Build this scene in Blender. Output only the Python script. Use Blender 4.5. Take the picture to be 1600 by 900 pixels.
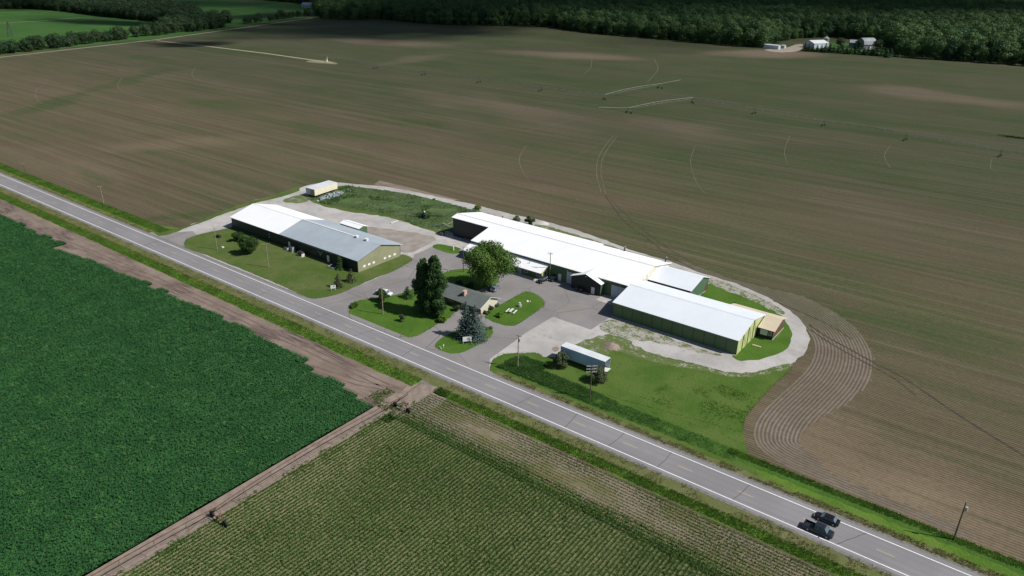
import bpy, math, random
import numpy as np
from mathutils import Matrix, Vector
random.seed(7); RNG = np.random.default_rng(7)
for o in list(bpy.data.objects): bpy.data.objects.remove(o)
SC = bpy.context.scene; COL = SC.collection
R = math.radians
# ------------------------------------------------------------------ camera (u along the road = X, across it = Y)
CF, CP, CR, CHD, CH = 1150.0, 0.4174, 0.02, -0.6379, 90.27
def _axes():
    cp, sp = math.cos(CP), math.sin(CP)
    Rx = np.array([1, 0, 0.]); F = np.array([0, cp, -sp]); U = np.array([0, sp, cp])
    c, s = math.cos(CR), math.sin(CR)
    A = [c*Rx+s*U, -s*Rx+c*U, F]
    c, s = math.cos(CHD), math.sin(CHD)
    return [np.array([c*a[0]+s*a[1], -s*a[0]+c*a[1], a[2]]) for a in A]
AR, AU, AF = _axes()
cam = bpy.data.cameras.new('camera'); camo = bpy.data.objects.new('camera', cam); COL.objects.link(camo)
cam.sensor_width = 36; cam.lens = CF/1600*36; cam.clip_start = 1; cam.clip_end = 30000
camo.matrix_world = Matrix(((AR[0], AU[0], -AF[0], 0), (AR[1], AU[1], -AF[1], 0), (AR[2], AU[2], -AF[2], CH), (0, 0, 0, 1)))
SC.camera = camo
# ------------------------------------------------------------------ world, sun, exposure
SUN_EL = 47.0; SUN_AZ = math.atan2(.935, .354)      # direction towards the sun: (+.935, +.354)
SD = Vector((math.sin(SUN_AZ)*math.cos(R(SUN_EL)), math.cos(SUN_AZ)*math.cos(R(SUN_EL)), math.sin(R(SUN_EL))))
W = bpy.data.worlds.new('World'); SC.world = W; W.use_nodes = True
nt = W.node_tree; bg = nt.nodes['Background']
sky = nt.nodes.new('ShaderNodeTexSky'); sky.sky_type = 'NISHITA'; sky.sun_disc = False
sky.sun_elevation = R(SUN_EL); sky.sun_rotation = SUN_AZ; sky.altitude = 300
nt.links.new(sky.outputs[0], bg.inputs[0]); bg.inputs[1].default_value = .055
sl = bpy.data.lights.new('sun', 'SUN'); sl.energy = 4.2; sl.angle = R(.55); sl.color = (1, .96, .9)
so = bpy.data.objects.new('sun', sl); COL.objects.link(so); so.rotation_euler = SD.to_track_quat('Z', 'Y').to_euler(); so.location = (0, 0, 300)
SC.view_settings.view_transform = 'Standard'; SC.view_settings.look = 'None'; SC.view_settings.gamma = 1
SC.view_settings.use_curve_mapping = False; SC.view_settings.exposure = 0.35
SC.render.engine = 'CYCLES'
# ------------------------------------------------------------------ helpers
def G(x, y, z=0.0):
    """where a sight line of the survey camera meets height z"""
    d = (x-800)/CF*AR-(y-450)/CF*AU+AF
    t = (z-CH)/d[2]
    return (float(d[0]*t), float(d[1]*t))
def GP(pts): return [G(*p) for p in pts]
def tag(o, label=None, cat=None, group=None, kind=None):
    if label: o['label'] = label
    if cat: o['category'] = cat
    if group: o['group'] = group
    if kind: o['kind'] = kind
    return o
def thing(name, label, cat, loc=(0, 0, 0), rz=0, group=None):
    o = bpy.data.objects.new(name, None); COL.objects.link(o); o.empty_display_size = .5
    o.location = loc; o.rotation_euler = (0, 0, rz)
    return tag(o, label, cat, group)
def link_mesh(name, me, mat, parent=None):
    o = bpy.data.objects.new(name, me); COL.objects.link(o)
    if mat and not me.materials: me.materials.append(mat)
    if parent: o.parent = parent
    return o
class MB:
    def __init__(s, org=(0, 0, 0)): s.v = []; s.f = []; s.o = org
    def add(s, vs, fs):
        n = len(s.v); s.v += [tuple(v) for v in vs]; s.f += [tuple(i+n for i in f) for f in fs]; return s
    def box(s, x0, x1, y0, y1, z0, z1):
        return s.add([(x0, y0, z0), (x1, y0, z0), (x1, y1, z0), (x0, y1, z0), (x0, y0, z1), (x1, y0, z1), (x1, y1, z1), (x0, y1, z1)],
                     [(0, 3, 2, 1), (4, 5, 6, 7), (0, 1, 5, 4), (1, 2, 6, 5), (2, 3, 7, 6), (3, 0, 4, 7)])
    def prism(s, prof, a, b, axis='x'):
        """prof: closed list of (y,z) extruded along x, or (x,z) extruded along y"""
        n = len(prof)
        if axis == 'x': vs = [(a, p[0], p[1]) for p in prof]+[(b, p[0], p[1]) for p in prof]
        else: vs = [(p[0], a, p[1]) for p in prof]+[(p[0], b, p[1]) for p in prof]
        fs = [tuple(range(n))[::-1], tuple(range(n, 2*n))]+[(i, (i+1) % n, n+(i+1) % n, n+i) for i in range(n)]
        return s.add(vs, fs)
    def tube(s, p, q, r, r2=None, n=8, cap=True):
        p = Vector(p); q = Vector(q); r2 = r if r2 is None else r2
        d = (q-p); 
        if d.length < 1e-6: return s
        d.normalize(); a = d.orthogonal().normalized(); b = d.cross(a)
        vs = [p+(a*math.cos(t)+b*math.sin(t))*r for t in [2*math.pi*i/n for i in range(n)]]+[q+(a*math.cos(t)+b*math.sin(t))*r2 for t in [2*math.pi*i/n for i in range(n)]]
        fs = [(i, (i+1) % n, n+(i+1) % n, n+i) for i in range(n)]
        if cap: fs += [tuple(range(n))[::-1], tuple(range(n, 2*n))]
        return s.add(vs, fs)
    def bar(s, p, q, w, h=None):
        return s.tube(p, q, w*.7, n=4)
    def mesh(s, name):
        me = bpy.data.meshes.new(name); o = s.o
        me.from_pydata([(v[0]-o[0], v[1]-o[1], v[2]-o[2]) for v in s.v], [], s.f); me.update(); return me
    def build(s, name, mat, parent=None, smooth=False):
        me = s.mesh(name)
        if smooth: me.polygons.foreach_set('use_smooth', [True]*len(me.polygons))
        return link_mesh(name, me, mat, parent)
def rz_(p, a): return (p[0]*math.cos(a)-p[1]*math.sin(a), p[0]*math.sin(a)+p[1]*math.cos(a))
def quads_mesh(name, V, nper=4):
    """V: (N,nper,3) independent faces"""
    N = V.shape[0]; me = bpy.data.meshes.new(name)
    me.vertices.add(N*nper); me.vertices.foreach_set('co', V.reshape(-1).astype(np.float32))
    me.loops.add(N*nper); me.loops.foreach_set('vertex_index', np.arange(N*nper, dtype=np.int32))
    me.polygons.add(N); me.polygons.foreach_set('loop_start', np.arange(0, N*nper, nper, dtype=np.int32))
    try: me.polygons.foreach_set('loop_total', np.full(N, nper, dtype=np.int32))
    except Exception: pass
    me.update(calc_edges=True); return me
def leaf_quads(C, Nrm, size):
    """rough leaf-clump faces at C facing Nrm"""
    N = len(C); t = RNG.normal(size=(N, 3)); a = np.cross(Nrm, t); a /= np.linalg.norm(a, axis=1, keepdims=True)+1e-9
    b = np.cross(Nrm, a); s = size[:, None]*.5; k = .6+.4*RNG.random((N, 1))
    n = Nrm*s*.35
    return np.stack([C-a*s, C-b*s*k+n*.4, C+a*s, C+b*s*k-n*.4], 1)
def tufts(P, h, w, blades=5, spread=.25, lean=.45):
    """grass / leaf clumps: P (N,3), h (N,)"""
    N = len(P); P = np.repeat(P, blades, 0); h = np.repeat(h, blades)*(.6+.5*RNG.random(N*blades)); M = N*blades
    an = RNG.random(M)*2*np.pi; off = np.stack([np.cos(an), np.sin(an), np.zeros(M)], 1)
    B = P+off*(spread*RNG.random((M, 1)))
    side = np.stack([-off[:, 1], off[:, 0], np.zeros(M)], 1)*(w*.5)
    ln = off*(h*lean*RNG.random(M))[:, None]; up = np.zeros((M, 3)); up[:, 2] = h
    return np.stack([B-side*.6, B+side*.6, B+ln*.5+up*.65+side, B+ln+up-side*.3], 1)
# ------------------------------------------------------------------ material nodes
class Mat:
    def __init__(s, name):
        s.m = bpy.data.materials.new(name); s.m.use_nodes = True; s.t = s.m.node_tree
        s.b = s.t.nodes['Principled BSDF']; s.b.inputs['Roughness'].default_value = .85
        s.b.inputs['Specular IOR Level'].default_value = .25; s._c = None
    def n(s, ty, **k):
        x = s.t.nodes.new(ty)
        for a, b in k.items(): setattr(x, a, b)
        return x
    def l(s, a, b): s.t.links.new(a, b)
    def co(s):
        if not s._c: s._c = s.n('ShaderNodeTexCoord').outputs['Object']
        return s._c
    def val(s, inp, v):
        if hasattr(v, 'is_linked') or isinstance(v, bpy.types.NodeSocket): s.l(v, inp)
        else: inp.default_value = v
    def math(s, op, a, b=0.0, c=None, clamp=False):
        x = s.n('ShaderNodeMath', operation=op); x.use_clamp = clamp
        s.val(x.inputs[0], a); s.val(x.inputs[1], b)
        if c is not None: s.val(x.inputs[2], c)
        return x.outputs[0]
    def noise(s, scale, detail=4, rough=.55, vec=None, stretch=None, dist=0):
        v = vec or s.co()
        if stretch:
            mp = s.n('ShaderNodeMapping'); s.l(v, mp.inputs[0]); mp.inputs['Scale'].default_value = stretch; v = mp.outputs[0]
        x = s.n('ShaderNodeTexNoise'); s.l(v, x.inputs['Vector']); x.inputs['Scale'].default_value = scale
        x.inputs['Detail'].default_value = detail; x.inputs['Roughness'].default_value = rough; x.inputs['Distortion'].default_value = dist
        return x.outputs[0]
    def ramp(s, f, a, b, lo=0.0, hi=1.0):
        x = s.n('ShaderNodeMapRange', interpolation_type='SMOOTHSTEP'); s.val(x.inputs[0], f)
        x.inputs[1].default_value = a; x.inputs[2].default_value = b; x.inputs[3].default_value = lo; x.inputs[4].default_value = hi
        return x.outputs[0]
    def mix(s, f, a, b, mode='MIX'):
        x = s.n('ShaderNodeMix', data_type='RGBA', blend_type=mode); s.val(x.inputs[0], f)
        for i, v in ((6, a), (7, b)):
            if isinstance(v, bpy.types.NodeSocket): s.l(v, x.inputs[i])
            else: x.inputs[i].default_value = (*v, 1)
        return x.outputs[2]
    def col(s, c):
        if isinstance(c, bpy.types.NodeSocket): s.l(c, s.b.inputs['Base Color'])
        else: s.b.inputs['Base Color'].default_value = (*c, 1)
        return s
    def bump(s, h, strength=.4, dist=.1):
        x = s.n('ShaderNodeBump'); x.inputs['Strength'].default_value = strength; x.inputs['Distance'].default_value = dist
        s.l(h, x.inputs['Height']); s.l(x.outputs[0], s.b.inputs['Normal']); return s
    def rough(s, r, spec=None):
        s.b.inputs['Roughness'].default_value = r
        if spec is not None: s.b.inputs['Specular IOR Level'].default_value = spec
        return s
    def sep(s, v=None):
        x = s.n('ShaderNodeSeparateXYZ'); s.l(v or s.co(), x.inputs[0]); return x.outputs
def simple(name, c1, c2=None, scale=1.0, rough=.8, spec=.25, metal=0, bump=0, detail=4, lo=.35, hi=.65):
    m = Mat(name)
    if c2:
        f = m.noise(scale, detail); m.col(m.mix(m.ramp(f, lo, hi), c1, c2))
        if bump: m.bump(f, bump, .1)
    else: m.col(c1)
    m.rough(rough, spec); m.b.inputs['Metallic'].default_value = metal
    return m.m
def foliage(name, c1, c2, c3=None, scale=.5, trans=.25, rnd=0.0):
    m = Mat(name); f = m.noise(scale, 5, .6); c = m.mix(m.ramp(f, .35, .65), c1, c2)
    if rnd:
        oi = m.n('ShaderNodeObjectInfo').outputs['Random']
        c = m.mix(m.math('MULTIPLY', oi, rnd), c, c3 or c2)
    elif c3: c = m.mix(m.ramp(m.noise(scale*4, 3), .55, .75), c, c3)
    m.col(c); m.rough(.7, .2)
    tr = m.n('ShaderNodeBsdfTranslucent'); m.l(c, tr.inputs[0]); ms = m.n('ShaderNodeMixShader'); ms.inputs[0].default_value = trans
    out = m.t.nodes['Material Output']; m.l(m.b.outputs[0], ms.inputs[1]); m.l(tr.outputs[0], ms.inputs[2]); m.l(ms.outputs[0], out.inputs[0])
    return m.m
def siding(name, c, c2=None, seam=.9, rough=.5, spec=.4):
    """ribbed sheet metal: ribs along both plan axes, faint lap seams and weathering"""
    m = Mat(name); x, y, z = m.sep()
    rib = m.math('SINE', m.math('MULTIPLY', m.math('ADD', x, y), 2*math.pi/.3))
    sm = m.math('LESS_THAN', m.math('FRACT', m.math('DIVIDE', m.math('ADD', x, y), seam)), .05)
    n = m.noise(.35, 5, .6); col = m.mix(m.ramp(n, .3, .7), c, c2 or tuple(k*.86 for k in c))
    col = m.mix(m.math('MULTIPLY', sm, .3), col, tuple(k*.6 for k in c))
    col = m.mix(m.ramp(m.noise(1.2, 4, .6, stretch=(1, 1, .15)), .5, .8, 0, .25), col, tuple(k*.7 for k in c))
    m.col(col); m.rough(rough, spec); m.bump(m.math('ABSOLUTE', rib), .25, .03); return m.m
def roofing(name, c, c2, rough=.55):
    """ribs run down the slope (along Y); sheet laps along X"""
    m = Mat(name); x, y, z = m.sep()
    rib = m.math('POWER', m.math('ABSOLUTE', m.math('SINE', m.math('MULTIPLY', x, math.pi/.6))), 8)
    n = m.noise(.12, 5, .65); col = m.mix(m.ramp(n, .35, .65), c, c2)
    pan = m.math('FLOOR', m.math('DIVIDE', x, .9)); wn = m.n('ShaderNodeTexWhiteNoise', noise_dimensions='1D'); m.l(pan, wn.inputs['W'])
    col = m.mix(m.math('MULTIPLY', wn.outputs[0], .35), col, c2)
    col = m.mix(m.math('MULTIPLY', rib, .12), col, tuple(k*.7 for k in c))
    col = m.mix(m.ramp(m.noise(.8, 4, .6, stretch=(1.5, .15, 1)), .55, .85, 0, .3), col, tuple(k*.75 for k in c2))
    m.col(col); m.rough(rough, .3); m.bump(rib, .3, .04); return m.m

# ---- ground materials
def blob_fac(m, a, b, w, hard=.25, warp=None, vec=None):
    (x0, y0), (x1, y1) = a, b; L = math.hypot(x1-x0, y1-y0)/2+w
    mp = m.n('ShaderNodeMapping', vector_type='TEXTURE'); m.l(vec, mp.inputs[0])
    mp.inputs['Location'].default_value = ((x0+x1)/2, (y0+y1)/2, 0); mp.inputs['Rotation'].default_value = (0, 0, math.atan2(y1-y0, x1-x0)); mp.inputs['Scale'].default_value = (L, w, 1000)
    ln = m.n('ShaderNodeVectorMath', operation='LENGTH'); m.l(mp.outputs[0], ln.inputs[0])
    return m.ramp(ln.outputs['Value'], 1.15, hard, 0, 1)
def field_material():
    m = Mat('young_crop_field'); x, y, z = m.sep()
    # organic warp of the coordinates used for the large patches
    nz = m.n('ShaderNodeTexNoise'); m.l(m.co(), nz.inputs['Vector']); nz.inputs['Scale'].default_value = .012; nz.inputs['Detail'].default_value = 5
    wv = m.n('ShaderNodeVectorMath', operation='MULTIPLY_ADD'); m.l(nz.outputs['Color'], wv.inputs[0]); wv.inputs[1].default_value = (70, 70, 0)
    wa = m.n('ShaderNodeVectorMath', operation='SUBTRACT'); m.l(m.co(), wa.inputs[0]); wa.inputs[1].default_value = (35, 35, 0); m.l(wa.outputs[0], wv.inputs[2]); wc = wv.outputs[0]
    big = m.noise(.011, 5, .6, stretch=(.55, 1.6, 1)); streak = m.noise(.09, 5, .65, stretch=(.07, 1.5, 1)); fine = m.noise(.9, 5, .7); mid = m.noise(.05, 5, .7, stretch=(.3, 1.4, 1))
    g = m.math('ADD', m.math('MULTIPLY', big, 1.0), m.math('ADD', m.math('MULTIPLY', streak, .55), m.math('MULTIPLY', mid, .5)))
    g = m.ramp(g, .84, 1.32, 0.0, 1.0)
    far = m.ramp(y, 190, 560, -.10, .42)
    g = m.math('ADD', g, far)
    greens = [((0, 186), (132, 146), 16, .6), ((132, 146), (262, 104), 16, .6), ((300, 152), (372, 164), 14, .5), ((380, 45), (860, 58), 60, .45), ((760, 95), (1010, 160), 26, .4),
              ((860, 50), (1010, 85), 30, .5), ((1090, 172), (1580, 235), 17, .55), ((1000, 120), (1280, 140), 40, .3), ((1180, 92), (1560, 112), 30, .4), ((560, 85), (700, 105), 30, .3), ((1380, 500), (1580, 560), 12, .3), ((1180, 380), (1600, 500), 34, .3), ((1290, 500), (1600, 600), 10, .35), ((1000, 330), (1150, 370), 16, .25), ((420, 180), (700, 240), 14, .3), ((900, 200), (1250, 300), 26, .25), ((250, 350), (330, 330), 6, .4), ((90, 265), (180, 300), 7, .45), ((640, 185), (680, 192), 15, .4), ((1200, 478), (1345, 520), 5, .45), ((860, 290), (1200, 420), 14, .25)]
    tans = [((1130, 84), (1240, 84), 45, 1.3), ((810, 82), (980, 92), 38, .9), ((560, 62), (660, 72), 40, .7), ((1380, 140), (1590, 165), 35, .6), ((590, 100), (700, 88), 20, .4), ((0, 230), (180, 300), 22, .2), ((260, 250), (620, 265), 18, .08), ((150, 230), (420, 215), 22, .35), ((1210, 640), (1420, 760), 18, .8), ((1420, 760), (1640, 860), 12, .7), ((1000, 190), (1130, 215), 20, .3), ((640, 140), (900, 200), 25, .3), ((1090, 60), (1150, 66), 20, .5)]
    for a, b, w, k in greens: g = m.math('ADD', g, m.math('MULTIPLY', blob_fac(m, G(*a), G(*b), w, .2, vec=wc), k*1.5))
    sandy = 0.0
    for a, b, w, k in tans:
        bf = m.math('MULTIPLY', blob_fac(m, G(*a), G(*b), w, .2, vec=wc), k); g = m.math('SUBTRACT', g, m.math('MULTIPLY', bf, 1.3)); sandy = m.math('ADD', sandy, bf)
    g = m.math('MINIMUM', m.math('MAXIMUM', g, 0.0), 1.0)
    soil = m.mix(m.ramp(mid, .3, .7), (.102, .083, .060), (.150, .124, .092))
    soil = m.mix(m.ramp(fine, .35, .7, 0, .4), soil, (.075, .060, .044))
    row = m.math('SINE', m.math('MULTIPLY', m.math('ADD', y, m.math('MULTIPLY', m.noise(.05, 2), .6)), 2*math.pi/.78))
    rowm = m.ramp(row, -.2, .7)
    pass_ = m.math('LESS_THAN', m.math('FRACT', m.math('DIVIDE', y, 9.36)), .07)
    plant = m.mix(m.ramp(m.noise(.03, 4), .35, .65), (.027, .055, .017), (.041, .063, .022))
    g2 = m.math('MULTIPLY', m.math('ADD', m.math('MULTIPLY', g, .74), .10), m.ramp(m.noise(.5, 5, .85), .3, .66, .45, 1.2))
    c = m.mix(m.math('MULTIPLY', rowm, m.math('ADD', .72, m.math('MULTIPLY', g2, .5))), soil, m.mix(g, (.040, .031, .023), (.032, .042, .017)))
    c = m.mix(g2, c, plant)
    c = m.mix(m.math('MULTIPLY', sandy, .36, clamp=True), c, (.235, .190, .140))
    c = m.mix(m.math('MULTIPLY', pass_, .10), c, (.15, .125, .09))
    wr = m.n('ShaderNodeTexWhiteNoise', noise_dimensions='1D'); m.l(m.math('FLOOR', m.math('DIVIDE', y, .78)), wr.inputs['W'])
    wp = m.n('ShaderNodeTexWhiteNoise', noise_dimensions='1D'); m.l(m.math('FLOOR', m.math('DIVIDE', y, 4.68)), wp.inputs['W'])
    am = m.ramp(m.noise(.02, 4, .7, stretch=(.5, 2, 1)), .3, .7, .25, 1)
    c = m.mix(m.math('MULTIPLY', m.math('MULTIPLY', m.ramp(wr.outputs[0], .55, 1), am), .28), c, (.150, .128, .092))
    c = m.mix(m.math('MULTIPLY', m.math('MULTIPLY', m.ramp(wp.outputs[0], .5, 0), am), .12), c, (.030, .036, .020))
    st = m.noise(.16, 4, .7, stretch=(.03, 2.0, 1)); c = m.mix(m.ramp(st, .53, .72, 0, .35), c, (.142, .120, .086))
    c = m.mix(m.ramp(st, .48, .3, 0, .45), c, (.036, .042, .022))
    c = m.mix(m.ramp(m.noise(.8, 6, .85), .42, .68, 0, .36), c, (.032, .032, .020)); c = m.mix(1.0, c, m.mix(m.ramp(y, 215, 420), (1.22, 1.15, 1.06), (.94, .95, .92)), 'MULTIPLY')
    m.col(c); m.rough(.95, .1)
    h = m.math('ADD', m.math('MULTIPLY', row, -.5), m.math('MULTIPLY', fine, 1.2)); m.bump(h, .5, .12)
    return m.m
def headland_material():
    m = Mat('contour_rows'); uv = m.n('ShaderNodeUVMap').outputs[0]; d, _, _ = m.sep(uv); x, y, z = m.sep()
    fine = m.noise(.9, 5, .7); mid = m.noise(.08, 4)
    row = m.math('SINE', m.math('MULTIPLY', m.math('ADD', d, m.math('MULTIPLY', m.noise(.15, 2), .25)), 2*math.pi/.82))
    rowm = m.ramp(row, -.25, .55)
    soil = m.mix(m.ramp(mid, .3, .7), (.152, .128, .096), (.196, .166, .130)); soil = m.mix(m.ramp(fine, .3, .7, 0, .45), soil, (.085, .066, .05))
    gz = m.math('MULTIPLY', m.ramp(y, 186, 198), m.ramp(m.noise(.12, 3), .3, .6, .4, 1))
    dark = m.mix(gz, (.055, .041, .032), (.028, .048, .016))
    c = m.mix(m.math('MULTIPLY', m.math('MULTIPLY', rowm, m.ramp(m.noise(.25, 4, .7), .3, .65, .35, 1.0)), .52), soil, dark); c = m.mix(m.math('MULTIPLY', gz, .35), c, (.04, .055, .022))
    m.col(c); m.rough(.95, .1); m.bump(m.math('ADD', m.math('MULTIPLY', row, -.6), fine), .6, .12); return m.m
def lawn_material(name, a, b, c, scale=.12, dirt=0.0):
    m = Mat(name); n1 = m.noise(scale, 5, .6); n2 = m.noise(1.6, 5, .75); n3 = m.noise(.35, 4, .6)
    k = m.mix(m.ramp(n1, .36, .64), a, b); k = m.mix(m.ramp(n2, .4, .75, 0, .55), k, c); k = m.mix(m.ramp(n3, .55, .75, 0, .4), k, tuple(q*.6 for q in a))
    if dirt: k = m.mix(m.ramp(m.noise(.22, 5, .7), .56, .7, 0, dirt), k, (.22, .19, .11))
    m.col(k); m.rough(.95, .1); m.bump(n2, .8, .25); return m.m
def gravel_material():
    m = Mat('pale_gravel'); n1 = m.noise(.08, 5, .65); n2 = m.noise(2.5, 5, .75); n3 = m.noise(.4, 5, .7)
    k = m.mix(m.ramp(n1, .35, .65), (.325, .312, .30), (.42, .41, .40)); k = m.mix(m.ramp(n3, .5, .75, 0, .5), k, (.215, .19, .17)); k = m.mix(m.ramp(n2, .45, .75, 0, .4), k, (.20, .185, .17))
    k = m.mix(m.ramp(m.noise(.25, 5, .75, dist=.5), .64, .76, 0, .6), k, (.13, .14, .06))
    m.col(k); m.rough(.95, .15); m.bump(n2, .5, .06); return m.m
def patchy_material(name='weedy_gravel', cut=.5):
    m = Mat(name); f = m.math('ADD', m.math('MULTIPLY', m.noise(.35, 6, .75), .6), m.math('MULTIPLY', m.noise(1.8, 4, .7), .4)); n2 = m.noise(2.5, 5, .75)
    gr = m.mix(m.ramp(n2, .35, .7), (.075, .115, .03), (.125, .15, .055)); gv = m.mix(m.ramp(n2, .35, .7), (.36, .345, .32), (.26, .245, .215))
    m.col(m.mix(m.ramp(f, cut-.04, cut+.05), gv, gr)); m.rough(.95, .15); m.bump(n2, .5, .1); return m.m
def asphalt_material(name, a, b, road=False):
    m = Mat(name); x, y, z = m.sep(); n1 = m.noise(.07, 5, .6); n2 = m.noise(4, 4, .8); k = m.mix(m.ramp(n1, .35, .65), a, b)
    k = m.mix(m.ramp(n2, .4, .7, 0, .25), k, tuple(q*.75 for q in a))
    if road:
        st = m.noise(.5, 4, .6, stretch=(.02, 1.6, 1)); k = m.mix(m.ramp(st, .4, .7, 0, .35), k, tuple(q*.8 for q in a))
        for cy in (113.0, 114.6, 116.6, 118.2):
            tr = m.ramp(m.math('ABSOLUTE', m.math('SUBTRACT', y, cy)), 0, .55, .22, 0); k = m.mix(tr, k, tuple(q*.78 for q in a))
    else:
        k = m.mix(m.ramp(m.noise(.3, 5, .7), .58, .72, 0, .35), k, tuple(q*.72 for q in a))
        vo = m.n('ShaderNodeTexVoronoi', feature='DISTANCE_TO_EDGE'); m.l(m.co(), vo.inputs['Vector']); vo.inputs['Scale'].default_value = .06
        k = m.mix(m.ramp(vo.outputs[0], .009, .002, 0, .45), k, (.07, .065, .065))
    m.col(k); m.rough(.85, .3); m.bump(n2, .15, .02); return m.m
GRASS = lawn_material('mown_grass', (.056, .100, .018), (.090, .118, .036), (.108, .128, .045), dirt=.15)
GRASSR = lawn_material('trailer_lawn_grass', (.050, .106, .015), (.080, .128, .027), (.10, .142, .038), dirt=.1)
GRASS2 = lawn_material('lush_grass', (.046, .108, .013), (.068, .136, .019), (.09, .15, .030))
VERGE = lawn_material('verge_grass', (.062, .132, .016), (.094, .170, .024), (.13, .18, .038), .2)
DRYV = lawn_material('dry_verge', (.125, .13, .055), (.09, .115, .035), (.17, .165, .08), .3, dirt=.5)
BRUSHM = lawn_material('rough_grass', (.045, .09, .024), (.085, .13, .05), (.12, .155, .08), .1)
FIELD = field_material(); HEAD = headland_material(); GRAVEL = gravel_material(); PATCHY = patchy_material(); PATCHG = patchy_material('thin_weeds', .44)
ROADM = asphalt_material('road_asphalt', (.195, .190, .198), (.228, .223, .230), True); YARDM = asphalt_material('yard_asphalt', (.190, .179, .178), (.235, .223, .218))
SHLD = simple('shoulder_gravel', (.13, .122, .118), (.19, .178, .165), 1.5, bump=.3)
CONC = simple('concrete', (.33, .32, .30), (.42, .40, .38), .5, bump=.1)
SOIL = Mat('bare_soil'); _n = SOIL.noise(1.2, 5, .75); _c = SOIL.mix(SOIL.ramp(SOIL.noise(.1, 5, .6), .35, .65), (.175, .138, .112), (.235, .190, .158))
_c = SOIL.mix(SOIL.ramp(SOIL.noise(.5, 4, .6, stretch=(.12, 1.6, 1)), .52, .7, 0, .6), _c, (.12, .085, .07)); _c = SOIL.mix(SOIL.math('MULTIPLY', SOIL.ramp(SOIL.noise(.06, 4, .6, stretch=(.7, 1.5, 1)), .46, .6), SOIL.ramp(SOIL.noise(1.0, 4, .7, stretch=(.10, 3.2, 1)), .42, .56)), _c, (.062, .044, .046)); _c = SOIL.mix(SOIL.ramp(_n, .4, .7, 0, .35), _c, (.14, .10, .08)); SOIL.col(_c).rough(.95, .1); SOIL.bump(_n, .7, .12); SOIL = SOIL.m
SOILL = simple('lane_soil', (.19, .15, .122), (.25, .20, .168), .6, bump=.3)
BEANG = simple('bean_ground', (.012, .045, .013), (.016, .056, .016), .8, bump=.4)
CORNG = Mat('corn_ground'); _n = CORNG.noise(1.5, 5, .7); _c = CORNG.mix(CORNG.ramp(CORNG.noise(.06, 4), .35, .65), (.205, .200, .105), (.25, .225, .135)); _x, _y, _z = CORNG.sep(); _c = CORNG.mix(CORNG.ramp(_x, -101, -78, 0, .55), _c, (.085, .115, .035)); _c = CORNG.mix(CORNG.ramp(_n, .4, .7, 0, .5), _c, (.085, .085, .035)); CORNG.col(_c).rough(.95, .1); CORNG.bump(_n, .6, .1); CORNG = CORNG.m
HEADC = Mat('sandy_headland'); _n = HEADC.noise(1.5, 5, .7); _c = HEADC.mix(HEADC.ramp(HEADC.noise(.16, 4, .7, stretch=(.5, 1, 1)), .35, .62), (.215, .175, .135), (.135, .125, .062)); _c = HEADC.mix(HEADC.ramp(_n, .4, .7, 0, .4), _c, (.10, .085, .05)); HEADC.col(_c).rough(.95, .1); HEADC.bump(_n, .6, .1); HEADC = HEADC.m
DITCHM = lawn_material('ditch_grass', (.036, .094, .014), (.056, .122, .020), (.08, .145, .030), .3)
BRIGHTF = lawn_material('far_green_field', (.032, .090, .018), (.044, .108, .024), (.055, .105, .032), .02)
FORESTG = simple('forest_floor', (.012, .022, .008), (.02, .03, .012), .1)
WHITEP = simple('white_road_paint', (.80, .80, .80), (.68, .68, .68), 2); CARGL = simple('car_glass', (.09, .13, .16), rough=.08, spec=.8); YELP = simple('yellow_road_paint', (.60, .42, .12), (.45, .36, .2), 2)  # car glass: pale blue sky reflection put into the base colour
CRACK = simple('crack_sealant', (.035, .033, .035))
# ---- object materials
def flat(n, c, r=.6, s=.3, metal=0): return simple(n, c, tuple(k*.85 for k in c), 1.5, rough=r, spec=s, metal=metal)
DGREEN = siding('dark_green_siding', (.030, .052, .036)); OLIVE = siding('olive_green_siding', (.080, .142, .062)); SAGE = siding('sage_siding', (.27, .275, .170)); YGREEN = siding('pale_yellow_green_siding', (.46, .52, .23)); TEAL = siding('teal_green_siding', (.075, .14, .085))
NAVYG = siding('charcoal_green_siding', (.014, .022, .023)); CREAMS = siding('cream_siding', (.60, .57, .46)); RUST = siding('rusty_red_siding', (.16, .055, .030), (.07, .06, .04))
WROOF = roofing('white_metal_roof', (.84, .85, .86), (.80, .81, .83)); WROOF2 = roofing('pale_metal_roof', (.70, .74, .78), (.66, .70, .75)); BROOF = roofing('blue_grey_metal_roof', (.37, .425, .47), (.32, .37, .415)); TANROOF = roofing('tan_metal_roof', (.60, .52, .39), (.54, .46, .34)); FARR = roofing('far_white_roof', (.60, .63, .66), (.55, .58, .61))
SHING = Mat('grey_green_shingle'); _x, _y, _z = SHING.sep(); _c = SHING.mix(SHING.ramp(SHING.noise(.5, 5, .7), .35, .65), (.115, .135, .127), (.145, .16, .152)); _c = SHING.mix(SHING.ramp(SHING.noise(5, 4, .8), .4, .7, 0, .4), _c, (.07, .09, .08)); _l = SHING.math('LESS_THAN', SHING.math('FRACT', SHING.math('MULTIPLY', _y, 4)), .15); SHING.col(SHING.mix(SHING.math('MULTIPLY', _l, .3), _c, (.05, .06, .055))).rough(.9, .15); SHING = SHING.m
BRICK = simple('brown_brick', (.16, .085, .06), (.22, .13, .10), 6); CHIMB = simple('chimney_brick', (.42, .27, .22), (.52, .38, .32), 6)
WHITE = flat('white_trim', (.74, .75, .75)); OFFW = flat('off_white', (.62, .62, .58)); GREYT = flat('grey_trim', (.33, .34, .35)); DARK = flat('dark_trim', (.03, .03, .032)); DOORW = siding('white_sectional_door', (.52, .60, .68), rough=.4)
GLASS = simple('window_glass', (.04, .05, .06), rough=.12, spec=.6); GLASSL = flat('pale_covered_pane', (.82, .84, .84)); 
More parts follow.
